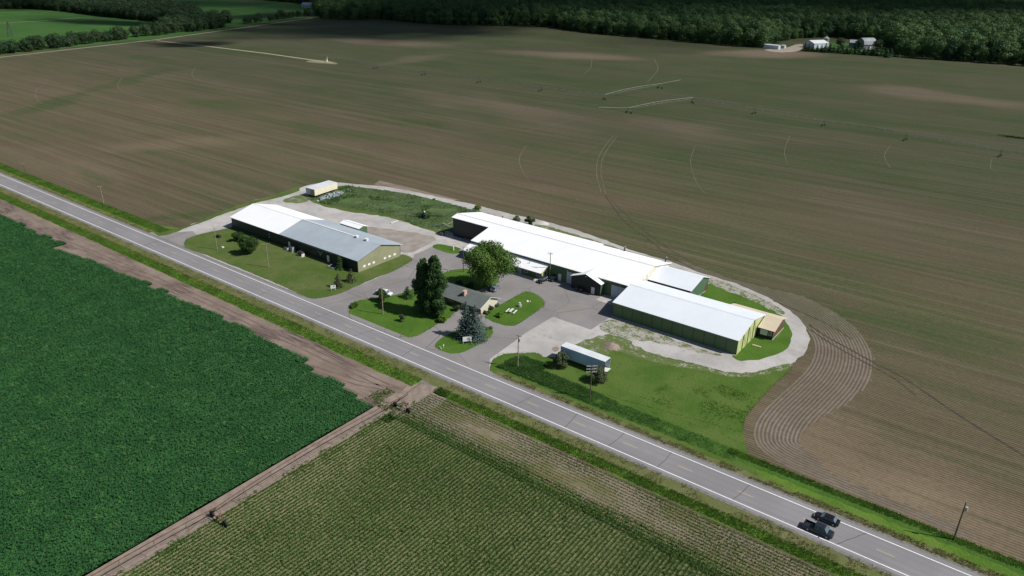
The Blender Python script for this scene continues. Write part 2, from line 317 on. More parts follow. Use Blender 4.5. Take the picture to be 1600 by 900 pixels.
WOOD = simple('weathered_pole_wood', (.20, .17, .14), (.30, .26, .21), 3); WOODD = simple('dark_pole_wood', (.08, .065, .05), (.12, .10, .08), 3); INSUL = flat('insulator', (.55, .55, .52)); TRANSF = flat('transformer_grey', (.38, .40, .41), .4)
GALV = simple('galvanized_steel', (.30, .31, .31), (.40, .41, .41), 1, rough=.45, metal=.3); RUSTY = simple('rusty_steel', (.085, .05, .035), (.14, .09, .06), 1.2); RUBBER = flat('black_rubber', (.018, .018, .018), .8); STEEL = flat('dark_steel', (.06, .06, .065), .5)
PAINTK = flat('black_car_paint', (.010, .011, .014), .22, .6); PAINTN = flat('dark_blue_car_paint', (.018, .024, .040), .22, .6); PAINTW = flat('white_car_paint', (.75, .76, .77), .3, .5); PAINTS = flat('silver_car_paint', (.20, .24, .27), .3, .5); RIM = flat('wheel_rim', (.4, .4, .42), .35, .5); LAMPC = flat('clear_lamp', (.7, .7, .68), .2, .5); LAMPR = flat('red_lamp', (.35, .02, .015), .3, .5)
TRAILSH = siding('shade_blue_trailer_panel', (.40, .53, .66), (.33, .46, .60), 1.2, .45); TRAILW = siding('trailer_roof_panel', (.62, .65, .69), (.52, .55, .58), 1.2); TRAILC = siding('cream_trailer_panel', (.72, .67, .52), (.66, .61, .47), 1.2); TRAILG = siding('grey_white_trailer_panel', (.55, .59, .63), (.45, .5, .55), 1.2)  # first panel: white semi-trailer side with the blue tint of shade in its colour
BARK = simple('bark', (.07, .055, .04), (.12, .10, .08), 2)
L_MAPLE = foliage('maple_leaves', (.070, .145, .028), (.115, .195, .040), (.14, .20, .055), .6); L_POP = foliage('poplar_leaves', (.029, .072, .020), (.052, .106, .030), (.05, .09, .03), .7, .15); L_SPR = foliage('blue_spruce_needles', (.045, .080, .068), (.085, .125, .112), (.12, .16, .145), .8, .1)
L_OLD = foliage('olive_needles', (.055, .075, .028), (.085, .10, .045), (.11, .12, .06), .8, .1); L_BUSH = foliage('bush_leaves', (.028, .065, .016), (.045, .095, .022), (.06, .12, .03), .8); L_LIME = foliage('lime_bush_leaves', (.10, .20, .02), (.14, .24, .03), None, .8); L_GREYB = foliage('grey_green_bush_leaves', (.055, .08, .035), (.09, .115, .055), (.12, .12, .07), .8, .15)
L_FAR = foliage('forest_leaves', (.018, .056, .024), (.050, .115, .040), (.100, .165, .050), .05, .2, .8); L_BELT = foliage('tree_row_leaves', (.017, .045, .018), (.029, .062, .023), (.045, .072, .03), .12, .15, .7); L_CED = foliage('cedar_needles', (.022, .048, .022), (.035, .062, .03), None, .5, .1)
L_BEAN = foliage('bean_leaves', (.018, .078, .020), (.027, .100, .026), (.060, .145, .036), .14, .10); L_CORN = foliage('corn_leaves', (.076, .160, .036), (.112, .195, .052), (.13, .20, .065), .10, .42)
L_DITCH = foliage('ditch_weeds', (.066, .155, .036), (.10, .20, .052), (.15, .23, .085), .25, .45); L_VG = foliage('verge_blades', (.072, .160, .022), (.11, .20, .032), (.16, .22, .05), .2, .4); L_BR = foliage('pale_rough_grass', (.12, .185, .065), (.22, .28, .16), (.27, .33, .21), .12, .45); L_DRY = foliage('dry_grass', (.17, .17, .07), (.25, .23, .11), (.11, .15, .04), .5, .2); L_SPROUT = foliage('young_sprouts', (.03, .06, .012), (.05, .085, .02), None, .1, .15)

# ------------------------------------------------------------------ GROUND SHEETS
def wig(pts, step=3.0, amp=.35, seed=0, closed=True):
    """resample a polygon with a slightly irregular edge"""
    out = []; n = len(pts); rr = random.Random(seed)
    for i in range(n if closed else n-1):
        a, b = pts[i], pts[(i+1) % n]; L = math.hypot(b[0]-a[0], b[1]-a[1]); k = max(1, min(int(L/step), 200))
        nx, ny = (-(b[1]-a[1])/max(L, 1e-6), (b[0]-a[0])/max(L, 1e-6))
        for j in range(k):
            t = j/k; d = rr.uniform(-amp, amp); out.append((a[0]+(b[0]-a[0])*t+nx*d, a[1]+(b[1]-a[1])*t+ny*d))
    return out
def smooth(pts, it=2):
    for _ in range(it):
        q = []; n = len(pts)
        for i in range(n):
            a, b = pts[i], pts[(i+1) % n]; q += [(a[0]*.75+b[0]*.25, a[1]*.75+b[1]*.25), (a[0]*.25+b[0]*.75, a[1]*.25+b[1]*.75)]
        pts = q
    return pts
from mathutils.geometry import tessellate_polygon
def sheet(name, pts, z, mat, kind='structure', label=None, cat=None):
    tri = tessellate_polygon([[Vector((p[0], p[1], 0)) for p in pts]])
    me = bpy.data.meshes.new(name)
    fs = []
    for t in tri:
        a, b, c = [pts[i] for i in t]
        fs.append(t if (b[0]-a[0])*(c[1]-a[1])-(b[1]-a[1])*(c[0]-a[0]) > 0 else t[::-1])
    me.from_pydata([(p[0], p[1], z) for p in pts], [], fs); me.update()
    o = link_mesh(name, me, mat); o['kind'] = kind
    if label: o['label'] = label
    return o
def rect(a, b, c, d): return [(a, c), (b, c), (b, d), (a, d)]
sheet('ground', rect(-9000, 9000, -3000, 14000), 0, FIELD)
Z = .005
# bare soil strip this side of the road, bean ground, lane, corn ground
sheet('bare_soil', wig(rect(-420, -99, 90, 105.2), 3, .3, 1), Z, SOIL)
def inpoly(P, poly):
    x, y = P[:, 0], P[:, 1]; ins = np.zeros(len(P), bool); n = len(poly)
    for i in range(n):
        x0, y0 = poly[i]; x1, y1 = poly[(i+1) % n]
        c = ((y0 > y) != (y1 > y)); 
        with np.errstate(divide='ignore', invalid='ignore'): c &= x < (x1-x0)*(y-y0)/((y1-y0) if y1 != y0 else 1e-9)+x0
        ins ^= c
    return ins
BEAN = [(-420, 5), (-105.8, 5), (-105.8, 93.6)]
_r = random.Random(3); _u = -105.8
bt = [(-106, 93.8), (-112, 94.5), (-129, 96.3), (-156, 97.8), (-175, 97.6), (-197, 97.2), (-215, 96.6), (-236, 95.2), (-252, 92.8), (-257, 92.2), (-260, 96.9), (-285, 96.6), (-310, 95.6), (-420, 95)]
for a, b in zip(bt, bt[1:]):
    k = max(1, int((a[0]-b[0])/4.5))
    for j in range(k):
        t = j/k; u0 = a[0]+(b[0]-a[0])*t; v0 = a[1]+(b[1]-a[1])*t; u1 = a[0]+(b[0]-a[0])*(j+1)/k; dv = _r.uniform(-1.8, .7)
        BEAN += [(u0, v0+dv), (u1+.3, v0+dv-_r.uniform(0, .6))]
BEAN += [(-420, 95)]
sheet('bean_ground', BEAN, 2*Z, BEANG)
sheet('dirt_lane', wig(rect(-106.2, -101.6, 4, 100), 2, .18, 2), 2*Z, SOILL)
sheet('corn_ground', wig(rect(-102, 60, 4, 104.2), 3, .25, 4), Z, CORNG)
sheet('corn_headland', wig(rect(-99.5, 60, 95.3, 104.3), 2, .5, 44), 2*Z+.001, HEADC)
sheet('dirt_access', wig(smooth(GP([(640, 598), (690, 606), (700, 620), (680, 640), (645, 652), (610, 650), (600, 636), (622, 618)]), 1), 1.5, .2, 5), 3*Z, SOILL)
# verges
sheet('near_verge', wig(rect(-420, -105.5, 103.9, 111.2), 2, .35, 6), 3*Z, VERGE)
sheet('near_verge', wig(rect(-99.8, 80, 105.1, 111.2), 2, .35, 7), 3*Z, VERGE)
sheet('verge_entrance', wig(rect(-106.5, -98.5, 104.2, 111.2), 1, .3, 77), 2*Z, SHLD)
sheet('dry_verge', wig(rect(-420, 80, 107.6, 110.9), 2, .4, 8), 4*Z, DRYV)
sheet('far_verge', wig([(-420, 119.8), (-246, 119.8), (-241.5, 121.3), (-239.5, 125), (-240, 128), (-244, 128.6), (-247, 129.5), (-254, 126.8), (-420, 126.3)], 2, .3, 9), 2*Z, VERGE)
sheet('far_verge', wig(rect(-45, 90, 119.8, 127.2), 2, .35, 10), 2*Z, VERGE)
sheet('far_verge', wig(GP([(240, 362), (248, 369), (262, 367), (274, 363), (294, 355), (320, 346), (345, 336), (400, 317), (440, 308), (468, 298), (470, 290), (430, 304), (385, 316), (340, 332), (300, 351), (275, 358), (252, 357)]), 2, .3, 91), 6*Z, GRASS)
sheet('dry_verge', wig(rect(-420, -249, 119.7, 121.8), 2, .3, 11), 3*Z, DRYV)
sheet('ditch_grass', wig(smooth([(-95.2, 123), (-94.5, 128), (-91, 130.6), (-85, 129.4), (-70, 128.2), (-50, 128.0), (-36, 127.2), (-15, 127.0), (60, 127.0), (60, 124.4), (-36, 124.2), (-60, 123.0), (-80, 122.5)], 2), 1, .3, 88), 7*Z, DITCHM)
sheet('dry_verge', wig(rect(-94, 90, 119.7, 122.0), 2, .3, 12), 8*Z, DRYV)
# gravel yard, driveways, track round the sheds
LOOP = GP([(240, 368), (262, 367), (274, 364), (300, 350), (340, 333), (375, 320), (400, 312), (440, 304), (462, 296), (478, 290), (500, 286), (530, 285), (560, 288), (600, 291), (640, 298), (700, 311), (742, 320), (800, 335), (850, 345), (900, 359), (940, 373), (990, 392), (1046, 408), (1100, 428), (1130, 437), (1150, 443), (1200, 464), (1235, 485), (1256, 505), (1266, 530), (1260, 550), (1235, 570), (1200, 581), (1150, 587), (1120, 580), (1060, 568), (1000, 556), (960, 560), (900, 570), (840, 556), (770, 560), (765, 585), (700, 560), (500, 480), (330, 408), (270, 382)])
sheet('gravel_yard', wig(LOOP, 2, .3, 13), 3*Z, GRAVEL)
ASPH = GP([(470, 462), (505, 464), (554, 449), (616, 423), (646, 403), (647, 398), (676, 385), (700, 392), (725, 392), (745, 378), (900, 425), (965, 445), (962, 494), (951, 497), (923, 515.5), (864.5, 495), (822, 520), (789, 544), (766, 561), (764, 572), (766, 580), (780, 593)])
sheet('yard_pavement', wig(ASPH+[(-90, 119.2), (-167, 119.2)], 4, .1, 14), 4*Z, YARDM)
sheet('driveway_apron', [(-252, 119.2), (-224, 119.2), (-228, 124.5), (-232, 129), (-240, 131), (-243.5, 126)], 4*Z, YARDM)
sheet('concrete_apron', GP([(684, 380), (712, 366), (750, 374), (730, 391)]), 5*Z, CONC)
sheet('concrete_apron', [(-97, 172.3), (-88.3, 172.3), (-88.3, 177.6), (-97, 177.6)], 5*Z, CONC)
sheet('paved_patch', wig(GP([(884, 471), (925, 482), (900, 497), (858, 486)]), 3, .05, 61), 5*Z, asphalt_material('older_asphalt', (.20, .188, .175), (.23, .215, .20)))
sheet('worn_yard', wig(smooth(GP([(560, 352), (640, 362), (690, 372), (660, 385), (640, 398), (612, 390), (560, 372)]), 1), 3, .4, 62), 4*Z+.002, simple('worn_gravel', (.235, .205, .18), (.29, .265, .24), .25, bump=.2))
# grass on the yard
def lawn(pts, mat, zz=5, name='lawn', it=1, step=1.5, amp=.18, seed=1, uv=None):
    P = (GP(pts) if pts else [])+(uv or [])
    return sheet(name, wig(smooth(P, it), step, amp, seed), zz*Z, mat)
LAWNL = [(287, 386), (289, 377), (293, 372), (320, 364), (350, 358), (372, 352), (626, 399.5), (631, 397), (645, 403), (642, 408.5), (615, 424), (577, 438), (554, 449), (525, 461), (505, 465), (490, 467), (480, 464.5), (455, 453), (430, 442), (330, 401), (295, 389)]
lawn(LAWNL, GRASS, seed=21)
ISL1 = [(543, 484), (547, 496.5), (581, 511), (618, 526), (642, 528), (657, 523), (679, 509), (711, 492), (708, 480), (703, 466), (767, 448), (784, 438), (764, 430.5), (733, 419.5), (715, 421), (701, 423), (685, 432), (665, 442), (649, 450), (618, 462), (581, 466), (556, 470)]
lawn(ISL1, GRASS2, seed=22)
lawn([(679, 540.5), (686, 531), (706, 519), (730, 510), (755, 508), (769.4, 514), (771.5, 521), (764.5, 530), (730, 548), (713, 553.5), (701, 552), (684, 546)], GRASS2, seed=23)
ISL3 = [(751, 493), (775, 505), (794, 509.5), (806, 508.7), (818, 501), (849, 480), (852, 471), (841, 461.5), (830, 456.7), (820, 455), (807, 462), (794, 470), (782, 476)]
lawn(ISL3, GRASS2, seed=24)
lawn([(675, 383.7), (685, 381), (706, 384.7), (723, 389), (717, 396), (706, 397), (691, 393), (678, 388)], GRASS2, seed=25)
LAWNR = [(766, 569), (780, 553), (810, 551.5), (840, 551), (851, 559), (873, 558), (905, 552), (933, 553), (940, 549), (964, 540), (1007, 554), (1060, 563), (1100, 572), (1119, 579), (1162, 586), (1209, 578), (1238, 571), (1234, 579), (1203, 607), (1175, 638), (1163, 656), (1160, 676)]
lawn(LAWNR, GRASSR, seed=26, it=1, uv=[(-34, 127.4), (-28, 119.8), (-93, 119.8), (-96.5, 121.5)])
lawn([(1085, 470), (1097, 462), (1109, 438.5), (1127, 445), (1153, 458), (1193, 477), (1216, 488), (1234, 510), (1238.5, 526), (1234, 541), (1218, 551), (1193, 561.5), (1162, 564), (1145, 561.5), (1148, 545), (1110, 500)], GRASS2, seed=27, amp=.35)
BRUSHP = GP([(530, 289), (560, 292), (600, 297), (650, 305), (700, 317), (750, 331), (800, 344), (832, 352), (836, 358), (740, 345), (712, 366), (700, 361), (668, 356), (645, 352), (625, 341), (575, 330), (530, 324), (500, 318), (480, 311), (484, 304)])
sheet('rough_grass', wig(smooth(BRUSHP, 1), 1.5, .4, 28), 5*Z, BRUSHM)
lawn([(478, 310), (500, 316), (530, 322), (575, 329), (625, 339), (648, 350), (672, 356), (700, 361), (690, 368), (672, 360), (660, 357), (630, 345), (600, 338), (560, 333), (525, 327), (490, 318)], GRASS, 6, seed=29, amp=.4)
sheet('weedy_gravel', wig(smooth(GP([(935, 505), (956, 497), (1007, 513), (1063, 534), (1100, 548), (1134, 555), (1110, 556), (1057, 541), (1020, 534), (1000, 532), (972, 527), (938, 516)]), 1), 1, .5, 30), 5*Z, PATCHY)
sheet('weedy_gravel', wig(smooth(GP([(885, 541), (945, 521), (975, 526), (1000, 545), (1040, 558), (1125, 580), (1160, 584), (1210, 574), (1240, 568), (1238, 575), (1160, 592), (1100, 580), (1000, 562), (965, 545), (940, 556), (900, 552)]), 1), 1, .5, 31), 5*Z+.002, PATCHG)
sheet('weedy_gravel', wig(smooth(GP([(1098, 430), (1125, 438), (1165, 455), (1200, 470), (1230, 490), (1222, 493), (1195, 479), (1150, 460), (1105, 443)]), 1), 1, .5, 33), 5*Z+.004, PATCHY)
sheet('weedy_gravel', wig(smooth(GP([(835, 348), (900, 366), (960, 386), (1040, 411), (1030, 416), (940, 388), (870, 370), (835, 360)]), 1), 1, .5, 34), 5*Z, PATCHG)
sheet('weedy_gravel', wig(smooth(GP([(445, 310), (478, 303), (486, 312), (470, 318), (440, 316)]), 1), 1, .4, 36), 5*Z+.002, PATCHG)
sheet('field_corner', GP([(584, 288), (593, 282), (640, 293), (720, 313), (700, 312), (640, 299)]), Z, SOIL)
sheet('dirt_spot', wig(smooth(GP([(861, 543), (872, 541), (875, 547), (866, 551)]), 2), .5, .1, 38), 5*Z, SOILL)
# road
sheet('road_shoulder', wig(rect(-1500, 300, 110.6, 120.3), 3, .25, 40), 9*Z, SHLD)
sheet('road', rect(-1500, 300, 111.25, 119.55), 10*Z, ROADM)
sheet('yard_entrance', [(-166, 119.3), (-93, 119.3), (-95, 120.8), (-160, 120.8)], 10*Z+.002, YARDM)
m = MB()
for y in (112.12, 118.51): m.add([(-1500, y-.095, 11*Z), (300, y-.095, 11*Z), (300, y+.095, 11*Z), (-1500, y+.095, 11*Z)], [(0, 1, 2, 3)])
o = m.build('edge_line', WHITEP); o['kind'] = 'structure'
m = MB(); U0 = -334.93
for k in range(-90, 45):
    uc = U0+k*12.19; m.add([(uc-1.5, 115.26, 11*Z), (uc+1.5, 115.26, 11*Z), (uc+1.5, 115.37, 11*Z), (uc-1.5, 115.37, 11*Z)], [(0, 1, 2, 3)])
o = m.build('centre_line', YELP); o['kind'] = 'structure'
def ribbon(name, pts, w, z, mat, jit=0, seed=1, uv=True):
    P = pts if uv else GP(pts); rr = random.Random(seed); Q = []
    for a, b in zip(P, P[1:]):
        L = math.hypot(b[0]-a[0], b[1]-a[1]); k = max(1, min(int(L/max(.8, w*3)), 300))
        for j in range(k): Q.append((a[0]+(b[0]-a[0])*j/k+rr.uniform(-jit, jit), a[1]+(b[1]-a[1])*j/k+rr.uniform(-jit, jit)))
    Q.append(P[-1]); vs = []
    for i, p in enumerate(Q):
        a = Q[max(0, i-1)]; b = Q[min(len(Q)-1, i+1)]; L = math.hypot(b[0]-a[0], b[1]-a[1]) or 1; nx, ny = -(b[1]-a[1])/L*w/2, (b[0]-a[0])/L*w/2
        vs += [(p[0]-nx, p[1]-ny, z), (p[0]+nx, p[1]+ny, z)]
    return MB().add(vs, [(2*i, 2*i+2, 2*i+3, 2*i+1) for i in range(len(Q)-1)])
m = MB()
rr = random.Random(11)
for x0, x1 in [(-69.2, -68.5), (-57.5, -57.9), (-46.8, -46.9), (-9.5, -13.0), (-81, -82), (-150, -151.2), (-133, -134.5), (-118, -117), (-176, -175), (-30.5, -31.5), (-205, -206), (-240, -239)]:
    q = ribbon('c', [(x0, 118.4), ((x0+x1)/2+rr.uniform(-.3, .3), 115.4), (x1, 112.2)], .09, 11*Z+.002, None, .06, int(x0)); m.add(q.v, q.f)
o = m.build('road_cracks', CRACK); o['kind'] = 'structure'
# lanes far away, wheel tracks, pivot circles
TRK = simple('pale_wheel_track', (.075, .074, .046), (.125, .108, .078), .08); TRKD = simple('dark_wheel_track', (.036, .032, .024), (.06, .05, .037), .3); LANEF = simple('far_lane', (.26, .24, .19), (.20, .20, .12), .05)
sheet('far_green_field', GP([(-260, 118), (-60, 96), (0, 86), (120, 73), (240, 60.5), (360, 44), (490, 25), (520, 6), (400, 2), (300, -3), (100, -8), (-160, -12)]), Z, BRIGHTF)
for nm, pts, w, mt in (('far_lane', [(-120, 105.5), (0, 89.5), (120, 76), (240, 62.5), (360, 46), (490, 27.5)], 4.2, LANEF), ('dirt_track', [(245, 63.5), (330, 73), (420, 84), (500, 95.5), (520, 98)], 3.4, simple('track_soil', (.30, .25, .18), (.36, .30, .22), .1)),
                       ('far_lane', [(0, 36), (60, 33), (125, 27.5), (165, 26)], 3.0, LANEF)):
    o = ribbon(nm, pts, w, 2*Z, mt, .2, 3, uv=False).build(nm, mt); o['kind'] = 'structure'
for o_ in (lawn([(478, 95), (500, 93.5), (524, 97), (530, 101), (505, 99), (480, 97.5)], simple('pivot_pad', (.25, .20, .15), (.10, .14, .05), .1), 1, 'pivot_pad'),): pass
def arc(c, r, a0, a1): return [(c[0]+r*math.cos(R(a0+(a1-a0)*i/60)), c[1]+r*math.sin(R(a0+(a1-a0)*i/60))) for i in range(61)]
def spl(pts, k=8):
    P = [np.array(p, float) for p in pts]; P = [2*P[0]-P[1]]+P+[2*P[-1]-P[-2]]; out = []
    for a, b, c, d in zip(P, P[1:], P[2:], P[3:]):
        for i in range(k):
            t = i/k; out.append(tuple(.5*((2*b)+(c-a)*t+(2*a-5*b+4*c-d)*t*t+(3*b-a-3*c+d)*t**3)))
    return out+[tuple(P[-2])]
m = MB()
for pts, w_ in (([(75, 128), (58, 140), (56, 152), (65, 162)], .9), ([(190, 122), (184, 135), (200, 146), (240, 157)], .8), ([(305, 105), (301, 119), (330, 131), (420, 144)], .7),
    ([(822, 228), (812, 245), (815, 265), (827, 282)], .5), ([(1022, 92), (1028, 108), (1012, 128)], .9), ([(925, 92), (923, 105), (913, 115)], .8), ([(958, 212), (938, 240), (932, 268), (939, 300)], .55), ([(964, 213), (945, 240), (939, 268), (946, 303)], .55),
    ([(1086, 228), (1079, 252), (1086, 280), (1102, 303)], .45), ([(1234, 213), (1226, 235), (1230, 256)], .45), ([(1392, 226), (1382, 243), (1391, 262)], .45), ([(1550, 248), (1548, 262), (1558, 270)], .45),
    ([(820, 205), (900, 186), (985, 168)], .5), ([(640, 218), (760, 205), (900, 190)], .35), ([(0, 112), (50, 103), (90, 92)], .5), ([(960, 128), (1040, 145), (1110, 170)], .35), ([(700, 290), (850, 262), (960, 215)], .3), ([(1100, 215), (1180, 222), (1300, 226)], .3)):
    q = ribbon('t', spl([G(*p) for p in pts]), w_*.7, 2*Z, None, .05, 5); m.add(q.v, q.f)
o = m.build('wheel_tracks', TRK); o['kind'] = 'structure'
m = MB()
for pts, w_ in (([(1264, 507), (1290, 525), (1330, 547), (1370, 569), (1411, 590), (1500, 650), (1600, 712), (1700, 775)], .6), ([(1266, 515), (1300, 538), (1345, 563), (1395, 590), (1430, 617)], .5), ([(945, 305), (975, 345), (1009, 371), (1045, 399), (1085, 420)], .45), ([(955, 312), (990, 347), (1020, 371), (1060, 398), (1095, 417)], .35), ([(1208, 470), (1250, 487), (1300, 510), (1330, 530)], .4)):
    q = ribbon('t', spl([G(*p) for p in pts]), w_, 3*Z, None, .05, 9); m.add(q.v, q.f)
o = m.build('tyre_tracks', TRKD); o['kind'] = 'structure'
m = MB()
for x in (-60, -75, -88): pass
for pts in ([(60, 395), (160, 440), (320, 520), (430, 560), (560, 602), (615, 612)], [(0, 345), (80, 372), (200, 420), (330, 478), (460, 540), (600, 606)]):
    for off in (0, 1.7):
        P = [(a, min(b+off, 103)) for a, b in GP(pts)]; q = ribbon('t', P, .45, 2*Z, None, .1, 6); m.add(q.v, q.f)
o = m.build('soil_tyre_tracks', simple('soil_track', (.12, .085, .075), (.16, .115, .10), .4)); o['kind'] = 'structure'
# contour rows of the headland that wrap the gravel loop
HB = np.array([(-98, 216.5), (-72, 207.5), (-56, 201.6), (-46, 196.3), (-40.5, 190), (-37, 182), (-35.5, 170.3), (-37, 155.4), (-38, 143.6), (-36.5, 134), (-32, 129.3), (-24, 127.8), (40, 127.3)])
for _ in range(3):
    HB = np.concatenate([HB[:1], np.stack([HB[:-1]*.75+HB[1:]*.25, HB[:-1]*.25+HB[1:]*.75], 1).reshape(-1, 2), HB[-1:]])
def cellnoise_(P): return np.sin(P[:, 0]*1.7+np.sin(P[:, 1]*.9)*2)*.5+.5
def seg_dist(P):
    best = np.full(len(P), 1e9); side = np.zeros(len(P))
    for a, b in zip(HB, HB[1:]):
        ab = b-a; t = np.clip(((P-a)@ab)/(ab@ab), 0, 1); q = a+t[:, None]*ab; d = np.hypot(*(P-q).T)
        s = ab[0]*(P[:, 1]-a[1])-ab[1]*(P[:, 0]-a[0]); w = d < best-1e-9; best[w] = d[w]; side[w] = s[w]
    return best, side
gx = np.arange(-92, 6, .5); gy = np.arange(126, 236, .5); XX, YY = np.meshgrid(gx, gy); PP = np.stack([XX.ravel(), YY.ravel()], 1); dd, ss = seg_dist(PP)
wid = np.interp(PP[:, 0], [-92, -70, -50, -34, -12], [3.5, 6, 14.5, 14.0, 0.0]); wid = np.where(PP[:, 0] > -50, np.maximum(wid, np.interp(PP[:, 1], [126, 134, 146, 160, 176], [0, 5.5, 10.5, 13.2, 14.5])), wid)+.5*(cellnoise_(PP)-.5); ok = (ss > 0) & (dd < wid)
ok = ok.reshape(XX.shape); nx_ = len(gx); fs = []
for j in range(len(gy)-1):
    for i in range(nx_-1):
        if ok[j, i] and ok[j, i+1] and ok[j+1, i] and ok[j+1, i+1]: fs.append((j*nx_+i, j*nx_+i+1, (j+1)*nx_+i+1, (j+1)*nx_+i))
me = bpy.data.meshes.new('headland'); me.from_pydata([(p[0], p[1], Z) for p in PP], [], fs); me.update()
uvl = me.uv_layers.new(name='UVMap'); vi = np.empty(len(me.loops), dtype=np.int32); me.loops.foreach_get('vertex_index', vi)
UVS = np.zeros((len(vi), 2), dtype=np.float32); UVS[:, 0] = dd[vi]; uvl.data.foreach_set('uv', UVS.ravel())
o = link_mesh('headland', me, HEAD); o['kind'] = 'structure'

# ------------------------------------------------------------------ CROPS AND GRASSES (stuff)
def stuff(name, V, mat, label):
    o = link_mesh(name, quads_mesh(name, V), mat); tag(o, label, None, None, 'stuff'); return o
def rnd(n, a, b, c, d): return np.stack([RNG.uniform(a, b, n), RNG.uniform(c, d, n)], 1)
def cellnoise(P, s, seed=0):
    """cheap value noise for densities"""
    r = np.random.default_rng(seed).random((64, 64)); x = P[:, 0]/s % 64; y = P[:, 1]/s % 64; i = x.astype(int); j = y.astype(int); fx = x-i; fy = y-j; fx = fx*fx*(3-2*fx); fy = fy*fy*(3-2*fy); i1 = (i+1) % 64; j1 = (j+1) % 64
    return (r[i, j]*(1-fx)+r[i1, j]*fx)*(1-fy)+(r[i, j1]*(1-fx)+r[i1, j1]*fx)*fy
# beans: closed canopy of overlapping leaf clumps
P = rnd(640000, -330, -105.9, 20, 98.5); P = P[inpoly(P, BEAN)]
vis = P[:, 0] > -330+0*P[:, 1]
H = .40+.05*cellnoise(P, 3, 1)+.03*np.sin(P[:, 1]*2*np.pi/.78)+.07*RNG.random(len(P)); C = np.column_stack([P, H]); n = RNG.normal(size=(len(P), 3))*.42; n[:, 2] = 1; n /= np.linalg.norm(n, axis=1, keepdims=True)
stuff('bean_crop', leaf_quads(C, n, .24+.12*RNG.random(len(P))), L_BEAN, 'dense dark green bean crop filling the left field')
# corn: straight rows, main block parallel to the lane and a headland block parallel to the road
def corn_pts():
    out = []
    for u in np.arange(-101, 40, .78):
        v = np.arange(14, 94.0, .2)
        v0 = 12
        out.append(np.stack([np.full(len(v), u), v+RNG.uniform(-.1, .1, len(v))], 1))
    A = np.concatenate(out); out = []
    for v in np.arange(92.4, 104.4, .78):
        u = np.arange(-99.5, 60, .22); out.append(np.stack([u+RNG.uniform(-.1, .1, len(u)), np.full(len(u), v)], 1))
    return A, np.concatenate(out)
A, B = corn_pts()
dA = cellnoise(A, 9, 2)*.6+cellnoise(A, 3, 3)*.4; dB = cellnoise(B, 7, 4)*.6+cellnoise(B, 2.5, 5)*.4
edge = np.clip((A[:, 0]+101)/14, 0, 1)
sA = .34+.16*dA+.14*edge*cellnoise(A, 14, 6); sA = sA*np.where(RNG.random(len(A)) < .03, 0.3, 1)
poor = np.exp(-(((B[:, 0]+82)/11)**2+((B[:, 1]-100.2)/3.2)**2))+.8*np.exp(-(((B[:, 0]+55)/14)**2+((B[:, 1]-98.5)/3.5)**2))
sB = (.20+.22*dB)*(1-.75*poor); sB = np.where(B[:, 1] < 95.6, .42+.1*dB, sB)
for rrr in (A, B): rrr += RNG.normal(size=rrr.shape)*.03
Pc = np.concatenate([A, B]); S = np.concatenate([sA, sB]); k = S > .1; Pc, S = Pc[k], S[k]
V = tufts(np.column_stack([Pc, np.full(len(Pc), .01)]), S*1.12, .135, 5, .13, 1.0)
stuff('corn_crop', V, L_CORN, 'young corn in straight rows at the bottom of the picture')
def grass_patch(name, P, h, w, mat, label, blades=5, spread=.3, zoff=.02):
    return stuff(name, tufts(np.column_stack([P, np.full(len(P), zoff)]), h, w, blades, spread), mat, label)
# sprouting volunteers beside the lane
P = np.concatenate([rnd(900, -102.4, -99.5, 30, 92), rnd(500, -110, -100, 93, 100)]); P = P[cellnoise(P, 2.2, 8) > .5]
grass_patch('lane_weeds', P, .2+.15*RNG.random(len(P)), .15, L_VG, 'weeds along the edge of the dirt lane')
# verges
P = np.concatenate([rnd(17000, -380, -105.5, 104.0, 107.8), rnd(9000, -100, 20, 105.2, 107.8), rnd(12000, -400, -247, 122.5, 126.8), rnd(4000, -38, 25, 125.4, 127.3)])
grass_patch('verge_grass', P, .12+.32*RNG.random(len(P))*cellnoise(P, 4, 3), .13, L_VG, 'uncut green grass along both sides of the highway', 4)
P = np.concatenate([rnd(12000, -380, 20, 107.2, 110.9), rnd(4000, -400, -250, 120.2, 122), rnd(4500, -92, 25, 120.2, 122)]); P = P[cellnoise(P, 1.6, 12) > .35]
P = P[~((P[:, 1] < 112) & (P[:, 0] > -106) & (P[:, 0] < -99) )]
grass_patch('dry_grass', P, .12+.18*RNG.random(len(P)), .12, L_DRY, 'thin dry grass beside the road shoulder', 4)
# tall ditch weeds in front of the trailer
P = rnd(9000, -95.5, -36, 123.4, 128.6); hole = 0; top = np.interp(P[:, 0], [-95.5, -92, -85, -60, -36], [123.5, 130.5, 129.2, 127.8, 127.6]); P = P[(P[:, 1] < top) & (RNG.random(len(P)) < np.interp(P[:, 0], [-76, -66, -55, -46], [1, 1, .9, .6]))]
P2 = rnd(2600, -95, -86, 126, 131.6); P2 = P2[inpoly(P2, GP([(776, 560), (850, 556), (870, 575), (905, 600), (800, 575)]))]
P = np.concatenate([P, P2]); hh = cellnoise(P, 2.2, 14); k = (hh > .12) | (P[:, 0] < -80); P = P[k]; hh = hh[k]
grass_patch('ditch_weeds', P, (.25+.7*hh*RNG.random(len(P)))*np.interp(P[:, 0], [-95, -78, -70, -60, -36], [1, .75, .3, .2, .15]), .2, L_DITCH, 'tall green weeds filling the ditch between highway and trailer lawn', 6, .4)
P = rnd(5000, -64, -36, 127.5, 150); P = P[inpoly(P, GP(LAWNR[12:]+[(1150, 690), (1050, 640), (1000, 620)]))]; q_ = cellnoise(P, 4, 15)+.25*(P[:, 0] > -41); P = P[q_+.35*(RNG.random(len(P))-.5) > .62]
grass_patch('rough_patches', P, .05+.12*RNG.random(len(P)), .16, L_VG, 'darker uncut grass at the field end of the trailer lawn', 5)
